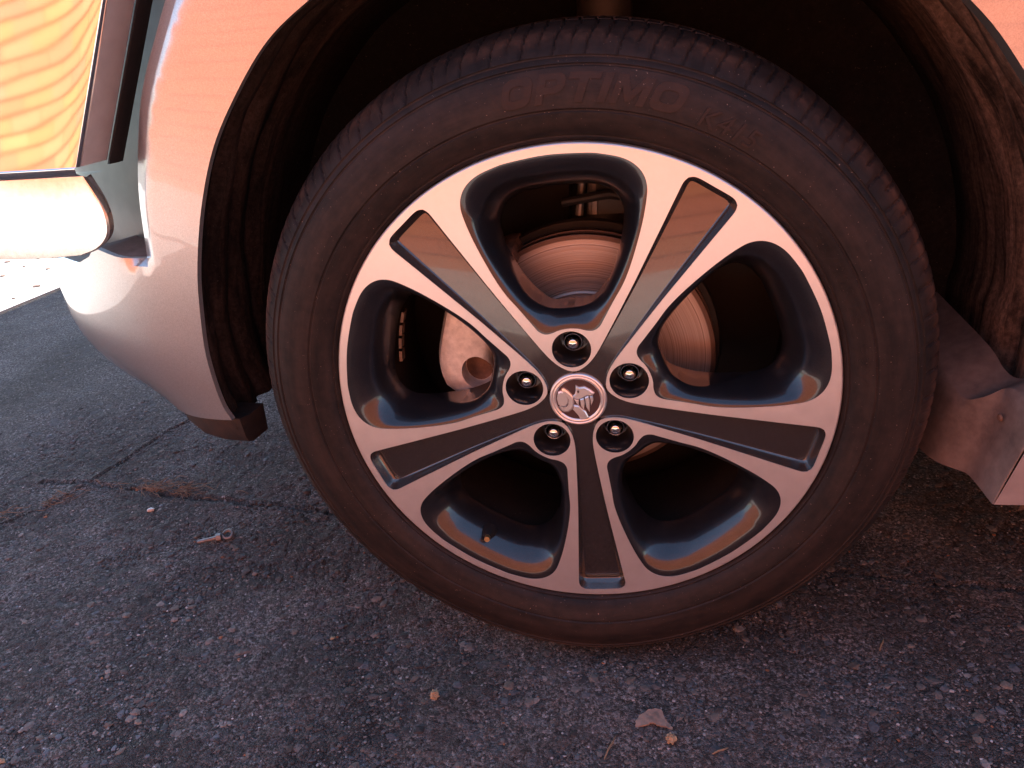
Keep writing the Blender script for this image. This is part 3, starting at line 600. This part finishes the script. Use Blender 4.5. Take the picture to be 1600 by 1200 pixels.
rm = MB()                                                       # ---- dark painted casting
phi = np.radians([0, 5, 11, 18, 26, 35, 45, 55, 64])
for a in WANG:
    o2, i2 = turn(wo, a), turn(wi, a); rows = []; D = .017 + .030 * smoothstep(.115, .215, np.hypot(wo[:, 0], wo[:, 1]))
    for p_ in phi:
        P = o2 + (i2 - o2) * (math.sin(p_) / math.sin(phi[-1])); rows.append(np.c_[P[:, 0], .0006 + D * (1 - math.cos(p_)) / (1 - math.cos(phi[-1])), P[:, 1]])
    rows.append(np.c_[i2[:, 0], D + .003, i2[:, 1]])
    P = i2 + (o2 - i2) * .25; rows.append(np.c_[P[:, 0], D + .006, P[:, 1]]); P = i2 + (o2 - i2) * .30; rows.append(np.c_[P[:, 0], np.full(len(P), .062), P[:, 1]])
    rm.grid(np.stack(rows), closed_v=True, flip=True)
for c in lug_c:
    P, _ = lathe([(LR, .0006), (LR - .0012, .004), (.0150, .020), (.0140, .030), (0.002, .0305)], 40); rm.grid(P + np.array([c[0], 0, c[1]]), closed_u=True, flip=True)
wheel = rm.build('wheel', 'dark', car, True, 50); wheel.matrix_parent_inverse = Matrix.Translation(-car.location); wheel.location = (0, 0, H)

fm = MB(); fm.add(np.c_[v[:, 0], np.zeros(len(v)), v[:, 1]], f)
P, _ = lathe([(.2495, 0), (.2505, .0007), (.2512, .0022), (.2514, .006), (.2510, .011)], 240); fm.grid(P, closed_u=True)
for L in [turn(wo, a) for a in WANG] + [star] + [circ(LR, 40, c) for c in lug_c]:   # short machined edge wall
    fm.grid(np.stack([np.c_[L[:, 0], np.full(len(L), d), L[:, 1]] for d in (0, .0009)]), closed_v=True)
P, _ = lathe([(.2505, .014), (.2508, .010), (.222, .050), (.2165, .085), (.218, .12), (.221, .19), (.236, .212), (.243, .215), (.243, .21)], 160); MB().grid(P, closed_u=True).build('wheel_barrel', 'barrel', wheel)
face = fm.build('machined_face', 'alloy', wheel, True, 25)

# ---- five charcoal spoke inlays (walls + sloping floor)
def inlay_mesh():
    mbi = MB(); S = sector; r = np.hypot(S[:, 0], S[:, 1])
    t = np.gradient(S, axis=0); t /= np.hypot(t[:, 0], t[:, 1])[:, None]; nrm = np.c_[t[:, 1], -t[:, 0]]
    c = np.array([0, .14])
    if ((S + nrm * .002 - np.array([0, 1]) * 0)[len(S) // 4, 0] ** 2) > (S[len(S) // 4, 0] ** 2): nrm = -nrm
    off = .0012 + np.clip((r - .05) / .19, 0, 1) * .0052
    dep = lambda rr: .0028 + np.clip((rr - .06) / .18, 0, 1) * .0100
    I = S + nrm * off[:, None]; Mx = S + nrm * (off * .72)[:, None]
    rI = np.hypot(I[:, 0], I[:, 1]); d = dep(rI)
    rows = [np.c_[S[:, 0], np.full(len(S), .0008), S[:, 1]], np.c_[(S + nrm * off[:, None] * .45)[:, 0], d * .55, (S + nrm * off[:, None] * .45)[:, 1]], np.c_[Mx[:, 0], d * .90, Mx[:, 1]], np.c_[I[:, 0], d, I[:, 1]]]
    mbi.grid(np.stack(rows), flip=True)
    poly = np.vstack([I, [[I[-1, 0] * .5, I[-1, 1] * .5]], [[0, .004]], [[I[0, 0] * .5, I[0, 1] * .5]]])
    g = np.stack(np.meshgrid(np.arange(-.024, .025, .006), np.arange(.02, .24, .008)), -1).reshape(-1, 2); g = g[inside(poly, g)]; g = g[polydist(poly, g) > .003]
    vv, ff = fill(poly, (), g); mbi.add(np.c_[vv[:, 0], dep(np.hypot(vv[:, 0], vv[:, 1])), vv[:, 1]], ff)
    return mbi
io = inlay_mesh().build('spoke_inlay', 'inlay', wheel, True, 40)
for k, a in enumerate(SANG):
    o = io if k == 0 else io.copy()
    if k: COL.objects.link(o); o.parent = wheel
    o.rotation_euler = (0, -math.radians(a), 0)

# ---- lug nuts
nm = MB(); A6 = np.radians(np.arange(0, 360, 7.5))
def hexr(a, r): return r * math.cos(math.pi / 6) / np.cos((a + math.pi / 6) % (math.pi / 3) - math.pi / 6)
rows = []
for rr, y, hexy in [(.0105, .032, 1), (.0105, .0225, 1), (.0100, .0200, .5), (.0091, .0188, 0), (.0086, .0188, 0), (.0080, .0225, 0), (.0072, .0260, 0), (.0064, .0230, 0), (.0064, .0175, 0), (.0060, .0152, 0), (.0050, .0137, 0), (.0030, .0129, 0), (.0001, .0127, 0)]:
    R_a = hexr(A6, rr / .93) * hexy + rr * (1 - hexy); rows.append(np.c_[np.cos(A6) * R_a, np.full(len(A6), y), np.sin(A6) * R_a])
nm.grid(np.stack(rows), closed_v=True); nut = nm.build('lug_nut', 'chrome', wheel, True, 35)
for k, c in enumerate(lug_c):
    o = nut if k == 0 else nut.copy()
    if k: COL.objects.link(o); o.parent = wheel
    o.location = (c[0], 0, c[1]); o.rotation_euler = (0, .3 * k, 0)

# ---- centre cap with its lion emblem
cm = MB(); P, _ = lathe([(.0292, .0045), (.0290, .0010), (.0282, -.0002), (.0268, -.0006), (.0262, -.0002), (.0258, .0001), (.0254, -.0003), (.0240, -.0005), (.0228, .0001), (.0222, .0010)], 72); cm.grid(P, closed_u=True)
cap = cm.build('centre_cap', 'satin', wheel, True, 60)
P, _ = lathe([(.0222, .0009), (.012, .0010), (.0001, .0010)], 60); MB().grid(P, closed_u=True).build('cap_field', 'enamel', wheel)
px2 = lambda L: np.array([((x - 388) / 9350, (716 - y) / 8300) for x, y in L])
shapes = [  # raised pieces of the emblem, drawn in the cap's own plane
    [(372, 580), (402, 598), (455, 592), (505, 618), (545, 650), (530, 672), (500, 668), (470, 672), (440, 690), (400, 706), (352, 700), (334, 684), (362, 660), (372, 625)],            # head
    [(352, 706), (400, 712), (392, 760), (372, 742)], [(408, 704), (444, 694), (452, 740), (440, 806), (415, 770)], [(452, 688), (488, 676), (500, 720), (492, 828), (462, 780)], [(500, 676), (528, 680), (532, 716), (510, 765), (508, 720)],   # mane locks
    [(240, 610), (262, 604), (300, 630), (338, 672), (346, 706), (352, 740), (332, 800), (292, 826), (250, 828), (222, 806), (202, 778), (214, 772), (244, 790), (280, 782), (300, 750), (306, 700), (286, 660), (250, 636)],  # paw round the ball
    [(345, 760), (392, 768), (425, 800), (455, 822), (482, 880), (470, 892), (402, 896), (385, 862), (350, 820), (336, 806)],  # chest
    [(204, 640), (232, 628), (270, 646), (296, 690), (294, 742), (264, 782), (232, 776), (200, 756), (190, 700)],  # ball
]
em = MB()
for i, L in enumerate(shapes):
    P2 = px2(L); hgt = -.0016 - .0003 * (i % 3); c = P2.mean(0); inn_ = c + (P2 - c) * .84
    em.grid(np.stack([np.c_[P2[:, 0], np.full(len(P2), .0012), P2[:, 1]], np.c_[P2[:, 0], np.full(len(P2), hgt + .0009), P2[:, 1]], np.c_[inn_[:, 0], np.full(len(P2), hgt), inn_[:, 1]]]), closed_v=True)
    vv, ff = fill(inn_); em.add(np.c_[vv[:, 0], np.full(len(vv), hgt), vv[:, 1]], ff)
em.build('lion_emblem', 'satin', wheel, True, 25)
eye = px2([(384, 628), (394, 618), (404, 624), (402, 642), (390, 646)]); MB().ngon(np.c_[eye[:, 0], np.full(5, -.0022), eye[:, 1]]).build('emblem_eye', 'enamel', wheel, False, None)

# ---- valve stem and balance weights
vd = Vector((.0, -1.0, 0)); 
def wp(x, y, z): return Vector((x, y, z))
vb = wp(-.1135, .026, -.1835); vt = wp(-.1120, .0030, -.1795)
mb = MB(); mb.tube([vb, vb.lerp(vt, .25), vb.lerp(vt, .6), vb.lerp(vt, .75)], [.0095, .0082, .0050, .0040], 14); stem = mb.build('valve_stem', 'seal', wheel)
mb = MB(); mb.tube([vb.lerp(vt, .72), vb.lerp(vt, .9), vt], [.0034, .0036, .0032], 12, False); mb.tube([vt, vb.lerp(vt, .9)], [.0032, .0018], 12); mb.build('valve_tip', 'brass', wheel, True, 30)
for k in range(4):
    a = math.radians(176 - k * 4.4); mb = MB(); da = .030; rr = .2095
    mb.grid(np.stack([[(rr2 * math.cos(a + t), y, rr2 * math.sin(a + t)) for t in np.linspace(-da, da, 4)] for rr2, y in ((rr, .080), (rr - .003, .081), (rr - .003, .092), (rr, .093))]), flip=False)
    mb.build('balance_weight', 'weight', wheel, True, 30)

# ---- tyre
TP = np.array([(.2500, .013), (.2512, .0075), (.2530, .0030), (.2556, .0000), (.2572, .0004), (.2582, -.0016), (.2630, -.0050), (.2690, -.0078), (.2745, -.0095), (.2768, -.0100), (.2778, -.0090), (.2790, -.0090), (.2802, -.0104), (.2850, -.0108), (.2920, -.0104), (.3000, -.0090), (.3080, -.0066), (.3122, -.0048), (.3130, -.0036), (.3142, -.0034), (.3152, -.0042), (.3185, -.0020), (.3193, -.0006), (.3205, -.0004), (.3214, -.0010), (.3250, .0018), (.3290, .0058), (.3330, .0105), (.3365, .0160), (.3395, .0225), (.3425, .0310), (.3445, .0400), (.3455, .0500), (.3460, .0600), (.3385, .0615), (.3385, .0690), (.3463, .0705), (.3472, .1000), (.3395, .1015), (.3395, .1090), (.3473, .1105), (.3473, .1200), (.3395, .1215), (.3395, .1285), (.3472, .1300), (.3463, .1600), (.3385, .1615), (.3385, .1680), (.3458, .1695), (.3430, .2000), (.3350, .2180), (.3200, .2300), (.2900, .2380), (.2600, .2270), (.2450, .2130)])
NA = 1350; PIT = 9
Pt, _ = lathe(TP, NA); Aidx = np.arange(NA)
rT = np.repeat(TP[None, :, 0], NA, 0).copy(); yT = np.repeat(TP[None, :, 1], NA, 0).copy()
for j, (r0, y0) in enumerate(TP):
    if r0 > .3245 and y0 < .0605:                               # shoulder sipes: curved, alternate long and short
        sh = np.round(5.0 * smoothstep(.004, .06, y0) + 1.5 * math.sin(y0 * 60)).astype(int)
        ph_ = (Aidx + sh) % PIT; alt = ((Aidx + sh) // PIT) % 2
        g = np.where(ph_ == 0, 1.0, np.where((ph_ == 1) | (ph_ == PIT - 1), .15, 0)); lim = np.where(alt == 0, .3245, .3300)
        g = g * (r0 > lim); rT[:, j] -= g * (.0026 if r0 > .333 else .0015) * .9; yT[:, j] += g * (.0017 if r0 <= .342 else 0)
    if .3245 < r0 < .3340:                                      # stepped decoration under the shoulder
        b2 = ((Aidx + 4) // 6) % 4; yT[:, j] += np.where(b2 == 0, .0011, 0)
    if y0 >= .0695 and y0 <= .17 and r0 > .344:
        ph_ = (Aidx + int(y0 * 300)) % PIT; rT[:, j] -= np.where(ph_ == 0, .004, 0)
A = np.linspace(0, 2 * np.pi, NA, endpoint=False)[:, None]
Pt = np.stack([np.cos(A) * rT, yT, np.sin(A) * rT], -1)
dz = -(Pt[..., 2]) - (H - .0002); Pt[..., 2] = np.where(dz > 0, -(H - .0002), Pt[..., 2]); 
bulge = np.exp(-((Pt[..., 0] / .12) ** 2)) * smoothstep(.24, .31, -Pt[..., 2]) * (1 - smoothstep(.325, .345, -Pt[..., 2])); Pt[..., 1] -= bulge * .008 * (Pt[..., 1] < .02)
mb = MB(); mb.grid(Pt, closed_u=True); tyre = mb.build('tyre', 'rubber', wheel, True, 30)
def tyre_y(r): return np.interp(r, TP[:31, 0], TP[:31, 1])
def arc_text(txt, a_start, a_end, r0, r1, relief, shear=0.0, bold=0.0, mat='letter'):
    cu = bpy.data.curves.new('t', 'FONT'); cu.body = txt; cu.size = 1.0; cu.offset = bold; cu.extrude = .05; cu.resolution_u = 4
    ob = bpy.data.objects.new('t', cu); COL.objects.link(ob); bpy.context.view_layer.update()
    me = bpy.data.meshes.new_from_object(ob.evaluated_get(bpy.context.evaluated_depsgraph_get())); bpy.data.objects.remove(ob)
    bm = bmesh.new(); bm.from_mesh(me); bmesh.ops.subdivide_edges(bm, edges=[e for e in bm.edges if e.calc_length() > .12], cuts=2, use_grid_fill=True); bmesh.ops.triangulate(bm, faces=bm.faces)
    bm.verts.ensure_lookup_table(); V = np.array([v_.co[:] for v_ in bm.verts]); F = [[v_.index for v_ in f_.verts] for f_ in bm.faces]; bm.free()
    V[:, 0] += shear * V[:, 1]; x0, x1 = V[:, 0].min(), V[:, 0].max(); y0, y1 = V[:, 1].min(), V[:, 1].max()
    a = np.radians(a_start + (a_end - a_start) * (V[:, 0] - x0) / (x1 - x0)); r = r0 + (r1 - r0) * (V[:, 1] - y0) / (y1 - y0)
    y = tyre_y(r) + np.where(V[:, 2] > 0, -relief, .002)
    return mesh_obj('raised_lettering', np.c_[r * np.cos(a), y, r * np.sin(a)], F, mat, wheel, False)
def sq(cx, w, h, e, n=36):
    t = np.linspace(0, 2 * np.pi, n, endpoint=False); c, q_ = np.cos(t), np.sin(t)
    return np.c_[cx + np.sign(c) * np.abs(c) ** e * w / 2, .5 + np.sign(q_) * np.abs(q_) ** e * h / 2]
GL = [([*sq(.5, 1.0, 1.0, .62)], [sq(.5, .50, .46, .62)]),
      ([(1.16, 0), (1.42, 0), (1.42, .32), (1.80, .32), (1.98, .40), (2.06, .56), (2.06, .78), (1.98, .93), (1.82, 1), (1.16, 1)], [np.array([(1.42, .54), (1.74, .54), (1.80, .60), (1.80, .72), (1.74, .78), (1.42, .78)])]),
      ([(2.50, 0), (2.77, 0), (2.77, .77), (3.13, .77), (3.13, 1), (2.14, 1), (2.14, .77), (2.50, .77)], []),
      ([(3.25, 0), (3.51, 0), (3.51, 1), (3.25, 1)], []),
      ([(3.66, 0), (3.90, 0), (3.90, .58), (4.14, .10), (4.30, .10), (4.54, .58), (4.54, 0), (4.79, 0), (4.79, 1), (4.50, 1), (4.22, .45), (3.94, 1), (3.66, 1)], []),
      ([*sq(5.42, 1.04, 1.0, .62)], [sq(5.42, .54, .46, .62)])]
for outer_, holes_ in GL:                                       # raised bold slanted sidewall letters, one part each
    def dens(L):
        L = np.asarray(L, float); return np.vstack([L[i] + (L[(i + 1) % len(L)] - L[i]) * np.arange(k_)[:, None] / k_ for i in range(len(L)) for k_ in [max(1, int(np.hypot(*(L[(i + 1) % len(L)] - L[i])) / .12))]])
    def onto(V, rel):
        u_ = V[:, 0] + .26 * V[:, 1]; a = np.radians(100.4 - 31.0 * u_ / 6.2); r = .2850 + .0235 * V[:, 1]; return np.c_[r * np.cos(a), tyre_y(r) - rel, r * np.sin(a)]
    lo_, lh = dens(outer_), [dens(h_) for h_ in holes_]; g = np.stack(np.meshgrid(np.arange(lo_[:, 0].min(), lo_[:, 0].max(), .1), np.arange(.05, 1, .1)), -1).reshape(-1, 2)
    g = g[inside(lo_, g)]; g = g[polydist(lo_, g) > .04]
    for h_ in lh: g = g[~inside(h_, g)]; g = g[polydist(h_, g) > .04] if len(g) else g
    vv, ff = fill(lo_, lh, g); lm_ = MB().add(onto(vv, .0008), ff)
    for L in [lo_] + lh: lm_.grid(np.stack([onto(L, .0008), onto(L, -.001)]), closed_v=True)
    lm_.build('raised_letter', 'letter', wheel, False, None)
arc_text('K415', 67.0, 56.6, .2830, .2990, .0013, .2, .0, 'letter')
arc_text('235/50R18', 40.5, 17.0, .2625, .2725, .0006, 0, .0, 'rubber')
arc_text('97V', 12.8, 3.8, .2625, .2720, .0006, 0, .0, 'rubber')

# ---- rear wheel: copies of the wheel and its parts
def copy_tree(o, parent):
    c = o.copy(); COL.objects.link(c); c.parent = parent
    for ch in o.children: copy_tree(ch, c)
    return c
rear = copy_tree(wheel, car); rear.location = (2.707, 0, H)

# ---- brakes and suspension behind the spokes
P, _ = lathe([(.0755, .074), (.078, .0985), (.0805, .1005), (.084, .0998), (.1395, .0998), (.1418, .1005), (.1422, .1025), (.1422, .108), (.136, .109), (.136, .116), (.1422, .117), (.1422, .124), (.09, .126), (.09, .17)], 128)
mb = MB().grid(P, closed_u=True); P2, _ = lathe([(.001, .0735), (.070, .0735), (.0755, .074)], 64)
disc = mb.build('brake_disc', 'disc', car, True, 40); disc.location = (0, 0, H); disc.matrix_parent_inverse = Matrix.Translation(-car.location)
mb = MB().grid(P2, closed_u=True); hat = mb.build('disc_hat', 'rustm', disc, True, 40)
def polar_block(ths, r_in, r_out, y0, y1, bev=.006):
    rows = []
    for i, t in enumerate(ths):
        k = 1.0 if 0 < i < len(ths) - 1 else .82; ri, ro = r_in[i], r_out[i]; m = (ri + ro) / 2; ri, ro = m - (m - ri) * k, m + (ro - m) * k
        sec = [(ri, y1), (ri, y0 + bev), (ri + bev * .4, y0 + bev * .3), (ri + bev, y0), (ro - bev * 1.6, y0), (ro - bev * .5, y0 + bev * .5), (ro, y0 + bev * 1.8), (ro, y1)]
        rows.append([(r * math.cos(t), y, r * math.sin(t)) for r, y in sec])
    b_ = MB(); b_.grid(np.array(rows), closed_v=True); b_.ngon(rows[0], True); b_.ngon(rows[-1]); return b_
th = np.radians(np.linspace(133, 191, 15)); u = np.linspace(0, 1, 15)
cb = polar_block(th, .098 + .004 * np.sin(u * 3.14), .166 - .010 * (2 * u - 1) ** 2 + .003 * np.sin(u * 9), .070, .160, .009)
cal = cb.build('brake_caliper', 'cast', car, True, 40); cal.location = (0, 0, H); cal.matrix_parent_inverse = Matrix.Translation(-car.location)
bm = bmesh.new(); bm.from_mesh(cal.data); bmesh.ops.remove_doubles(bm, verts=bm.verts, dist=1e-6); bmesh.ops.recalc_face_normals(bm, faces=bm.faces); bm.to_mesh(cal.data); bm.free()
cx_, cz_ = -.1185, -.0015; P, _ = lathe([(.0001, .055), (.0175, .055), (.0165, .090), (.0001, .090)], 32)
cut = MB().grid(P * np.array([1, 1, 1.12]) + np.array([cx_, 0, cz_]), closed_u=True).build('cutter', 'blackplastic', None, False, None)
bm = bmesh.new(); bm.from_mesh(cut.data); bmesh.ops.remove_doubles(bm, verts=bm.verts, dist=2e-4); bmesh.ops.recalc_face_normals(bm, faces=bm.faces); bm.to_mesh(cut.data); bm.free(); cut.location = (0, 0, H)
md = cal.modifiers.new('cut', 'BOOLEAN'); md.object = cut; md.operation = 'DIFFERENCE'; md.solver = 'EXACT'; bpy.context.view_layer.update()
me = bpy.data.meshes.new_from_object(cal.evaluated_get(bpy.context.evaluated_depsgraph_get())); cal.modifiers.clear(); cal.data = me; me.set_sharp_from_angle(angle=math.radians(40)); bpy.data.objects.remove(cut)
P, _ = lathe([(.0155, .0885), (.0001, .0885)], 24); MB().grid(P * np.array([1, 1, 1.12]) + np.array([cx_, 0, cz_]), closed_u=True).build('piston_face', 'rustm', cal)
th2 = np.radians(np.linspace(138, 187, 10)); mb = polar_block(th2, np.full(10, .086), np.full(10, .097), .078, .097, .002); mb.build('brake_pad', 'rustm', cal)
th3 = np.radians(np.linspace(118, 136, 8)); mb = polar_block(th3, np.full(8, .135), np.linspace(.152, .168, 8), .080, .15, .005); mb.build('caliper_bracket', 'rustm', cal)
mb = MB(); mb.tube([(.02, .20, .16), (.03, .26, .50)], .030, 20); mb.tube([(.018, .185, .06), (.022, .205, .19)], .040, 20)
su = mb.build('suspension_strut', 'blackplastic', car, True, 40); su.location = (0, 0, H); su.matrix_parent_inverse = Matrix.Translation(-car.location)
mb = MB(); mb.box((.015, .150, .150), (.062, .20, .245)); kn = mb.build('strut_bracket', 'blackplastic', su, False, None)
P, _ = lathe([(.0001, .1405), (.0065, .1405), (.0078, .143), (.0078, .150)], 6); MB().grid(P + np.array([.040, 0, .192]), closed_u=True).build('bracket_bolt', 'galv', su, True, 20)
mb = MB(); mb.tube([(-.004, .150, .150), (.002, .155, .20)], .0045, 10); mb.tube([(.012, .155, .150), (.013, .158, .19)], .0075, 10); mb.build('brake_line', 'galv', su)
mb = MB(); mb.tube([(-.02, .135, .168), (.03, .13, .176), (.075, .135, .166)], .005, 10); mb.build('abs_cable', 'seal', su)
mb = MB(); mb.tube([(.0, .12, -.02), (.0, .45, -.10)], [.03, .02], 12); mb.tube([(.10, .16, -.05), (.2, .4, -.06), (.2, .5, -.06)], [.016, .014, .014], 10); mb.build('control_arm', 'rustm', su)
P, _ = lathe([(.305, .245), (.30, .24), (.03, .24)], 64); MB().grid(P, closed_u=True).build('inner_arch_wall', 'seal', su); P, _ = lathe([(.150, .137), (.148, .134), (.06, .132)], 64); MB().grid(P, closed_u=True).build('dust_shield', 'seal', su)

# ================================================================== small litter on the asphalt
def at_ground(x, y, z=0.0): return Vector((x, y, z))
# eye bolt
eb = thing('eye_bolt', (-.591, .195, 0), 'small zinc eye bolt with nut lying on the asphalt', 'bolt')
d = Vector((.9, .42, 0)).normalized(); c0 = Vector((-.598, .193, .0048))
mb = MB(); mb.tube([c0 - d * .022, c0 - d * .020, c0 + d * .006], [.0026, .0034, .0034], 12); mb.build('shank', 'galv', eb, True, 30)
Q = d.to_track_quat('Z', 'Y').to_matrix(); hexa = [c0 + d * .006 + Q @ Vector((math.cos(t) * .0068, math.sin(t) * .0068, 0)) for t in np.radians(range(0, 360, 60))]; hexb = [p_ + d * .007 for p_ in hexa]
mb = MB(); mb.grid([[tuple(p_) for p_ in hexa], [tuple(p_) for p_ in hexb]], closed_v=True); mb.ngon([tuple(p_) for p_ in hexa]); mb.ngon([tuple(p_) for p_ in hexb], True); mb.build('nut', 'galv', eb, False, None)
ec = c0 + d * .024 + Vector((0, 0, .002)); e1 = d; e2 = Vector((-d.y, d.x, .5)).normalized()
mb = MB(); mb.tube([tuple(ec + e1 * math.cos(t) * .0068 + e2 * math.sin(t) * .0068) for t in np.linspace(math.pi, 3 * math.pi - .4, 22)], .0026, 8); mb.build('eye_ring', 'galv', eb, True, 40)
# bark flake
bx, by = .072, -.090
o2 = np.array([(-30, -10), (-26, 2), (-22, 10), (-10, 16), (2, 20), (14, 21), (20, 8), (30, -6), (33, -14), (22, -12), (10, -13), (4, -9), (-8, -12), (-20, -14), (-29, -15)]) / 1000 * .62
o2 = catmull(o2, 3, True) + rng.normal(0, .0005, (45, 2)); g = np.stack(np.meshgrid(np.arange(-.02, .022, .004), np.arange(-.009, .013, .004)), -1).reshape(-1, 2); g = g[inside(o2, g)]; g = g[polydist(o2, g) > .0016]
vv, ff = fill(o2, (), g); hz = .0028 + .0035 * np.exp(-(vv[:, 0] / .011) ** 2) + .0012 * np.sin(vv[:, 0] * 500) * np.sin(vv[:, 1] * 420)
mb = MB(); mb.add(np.c_[vv[:, 0] + bx, vv[:, 1] + by, hz], ff); ho = .0028 + .0035 * np.exp(-(o2[:, 0] / .011) ** 2)
mb.grid(np.stack([np.c_[o2[:, 0] + bx, o2[:, 1] + by, .0012 * np.sin(o2[:, 0] * 500) * np.sin(o2[:, 1] * 420) + ho], np.c_[o2[:, 0] * .97 + bx, o2[:, 1] * .97 + by, ho - .002]]), closed_v=True)
tag(mb.build('bark_flake', 'bark', None, True, 50), 'curled brown flake of bark lying on the asphalt', 'bark')
# spiky seed balls
def seed(x, y, r, lab, sd_):
    q = np.random.default_rng(sd_); bm = bmesh.new(); bmesh.ops.create_icosphere(bm, subdivisions=3, radius=r); 
    V = np.array([v_.co[:] for v_ in bm.verts]); F = [[v_.index for v_ in f_.verts] for f_ in bm.faces]; bm.free(); sp = q.random(len(V)) < .28
    V = V * np.where(sp, q.uniform(1.18, 1.42, len(V)), q.uniform(.92, 1.0, len(V)))[:, None]
    mesh_o = mesh_obj('seed_ball', V + np.array([x, y, r * .95]), F, 'seed', None, False); tag(mesh_o, lab, 'seed', 'spiky seed balls on the asphalt')
seed(-.174, -.077, .0050, 'orange-brown spiky seed ball lying alone in front of the tyre', 1)
seed(.091, -.113, .0047, 'pale tan spiky seed ball lying beside the bark flake', 2)
# twigs
for (x, y, a, L, lab) in [(.028, -.128, 70, .030, 'thin straw-coloured twig lying near the pale seed ball'), (.335, .040, 65, .020, 'short yellow-green leaf stalk lying under the sill'), (.140, -.122, 28, .018, 'tiny pale straw fragment lying past the bark flake and pale seed'), (-.93, .30, 60, .022, 'pale curved stalk lying by the corner of the crack')]:
    dx, dy = math.cos(math.radians(a)) * L / 2, math.sin(math.radians(a)) * L / 2
    mb = MB(); mb.tube([(x - dx, y - dy, .0022), (x - dx * .3, y - dy * .2, .0034), (x + dx * .4, y + dy * .35, .003), (x + dx, y + dy, .0026)], [.0006, .0010, .0011, .0005], 7); tag(mb.build('twig', 'straw'), lab, 'twig', 'small dry twigs on the asphalt')
# tufts of dry needles caught in the crack
def tuft(cx, cy, n, lx, ly, ang, lab, sd_):
    q = np.random.default_rng(sd_); mb = MB()
    for i in range(n):
        px_, py_ = rot2([[q.normal(0, lx), q.normal(0, ly)]], math.radians(ang))[0]; a = math.radians(ang + q.normal(0, 32)); L = q.uniform(.012, .040); b_ = q.normal(0, .35)
        pts = []; x, y = cx + px_, cy + py_; z = q.uniform(.001, .008)
        for s_ in range(5): pts.append((x, y, max(.0012, z + .003 * math.sin(s_ * 1.3 + i)))); x += math.cos(a) * L / 4; y += math.sin(a) * L / 4; a += b_ / 4
        mb.tube(pts, [.0003, .0005, .0005, .0004, .0002], 5)
    tag(mb.build('dry_needle_tuft', 'straw', None, True, None), lab, 'dry needles', 'dry needles caught in the crack')['kind'] = 'stuff'
tuft(-.775, .332, 85, .050, .010, -4, 'large tangle of orange-brown dry needles caught in the asphalt crack', 3)
tuft(-.955, .285, 20, .018, .012, 50, 'small clump of dry needles where the cracks meet', 4)
tuft(-1.03, .225, 22, .024, .010, 50, 'sparse dry needles along the thin side crack', 5)
for (x, y, r, lab) in [(-.752, .268, .0075, 'white curled paper chip lying below the needle tangle'), (-.640, -.205, .006, 'yellow stone chip lying alone near the wide bare asphalt'), (-.33, .005, .004, 'small yellow stone chip lying ahead of the tyre foot')]:
    v_, f_ = blob(r, int(abs(x) * 1000), .45); tag(mesh_obj('pale_chip', v_ + np.array([x, y, r * .3]), f_, 'palechip' if 'white' in lab else 'seed', None, True, 40), lab, 'chip', 'small chips on the asphalt')

# dry scraps blown onto the sunlit apron
for k, (x, y) in enumerate([(-2.173, 1.727), (-2.169, 1.616), (-1.931, 1.487), (-1.921, 1.369), (-2.042, 1.683), (-2.3, 1.794), (-2.19, 1.822)]):
    v_, f_ = blob(.008 + .003 * (k % 3), 300 + k, .3); tag(mesh_obj('leaf_scrap', v_ + np.array([x, y, .008]), f_, 'bark', None, False), 'dark dry leaf scrap lying on the sunlit pale concrete', 'leaf', 'leaf scraps on the concrete')
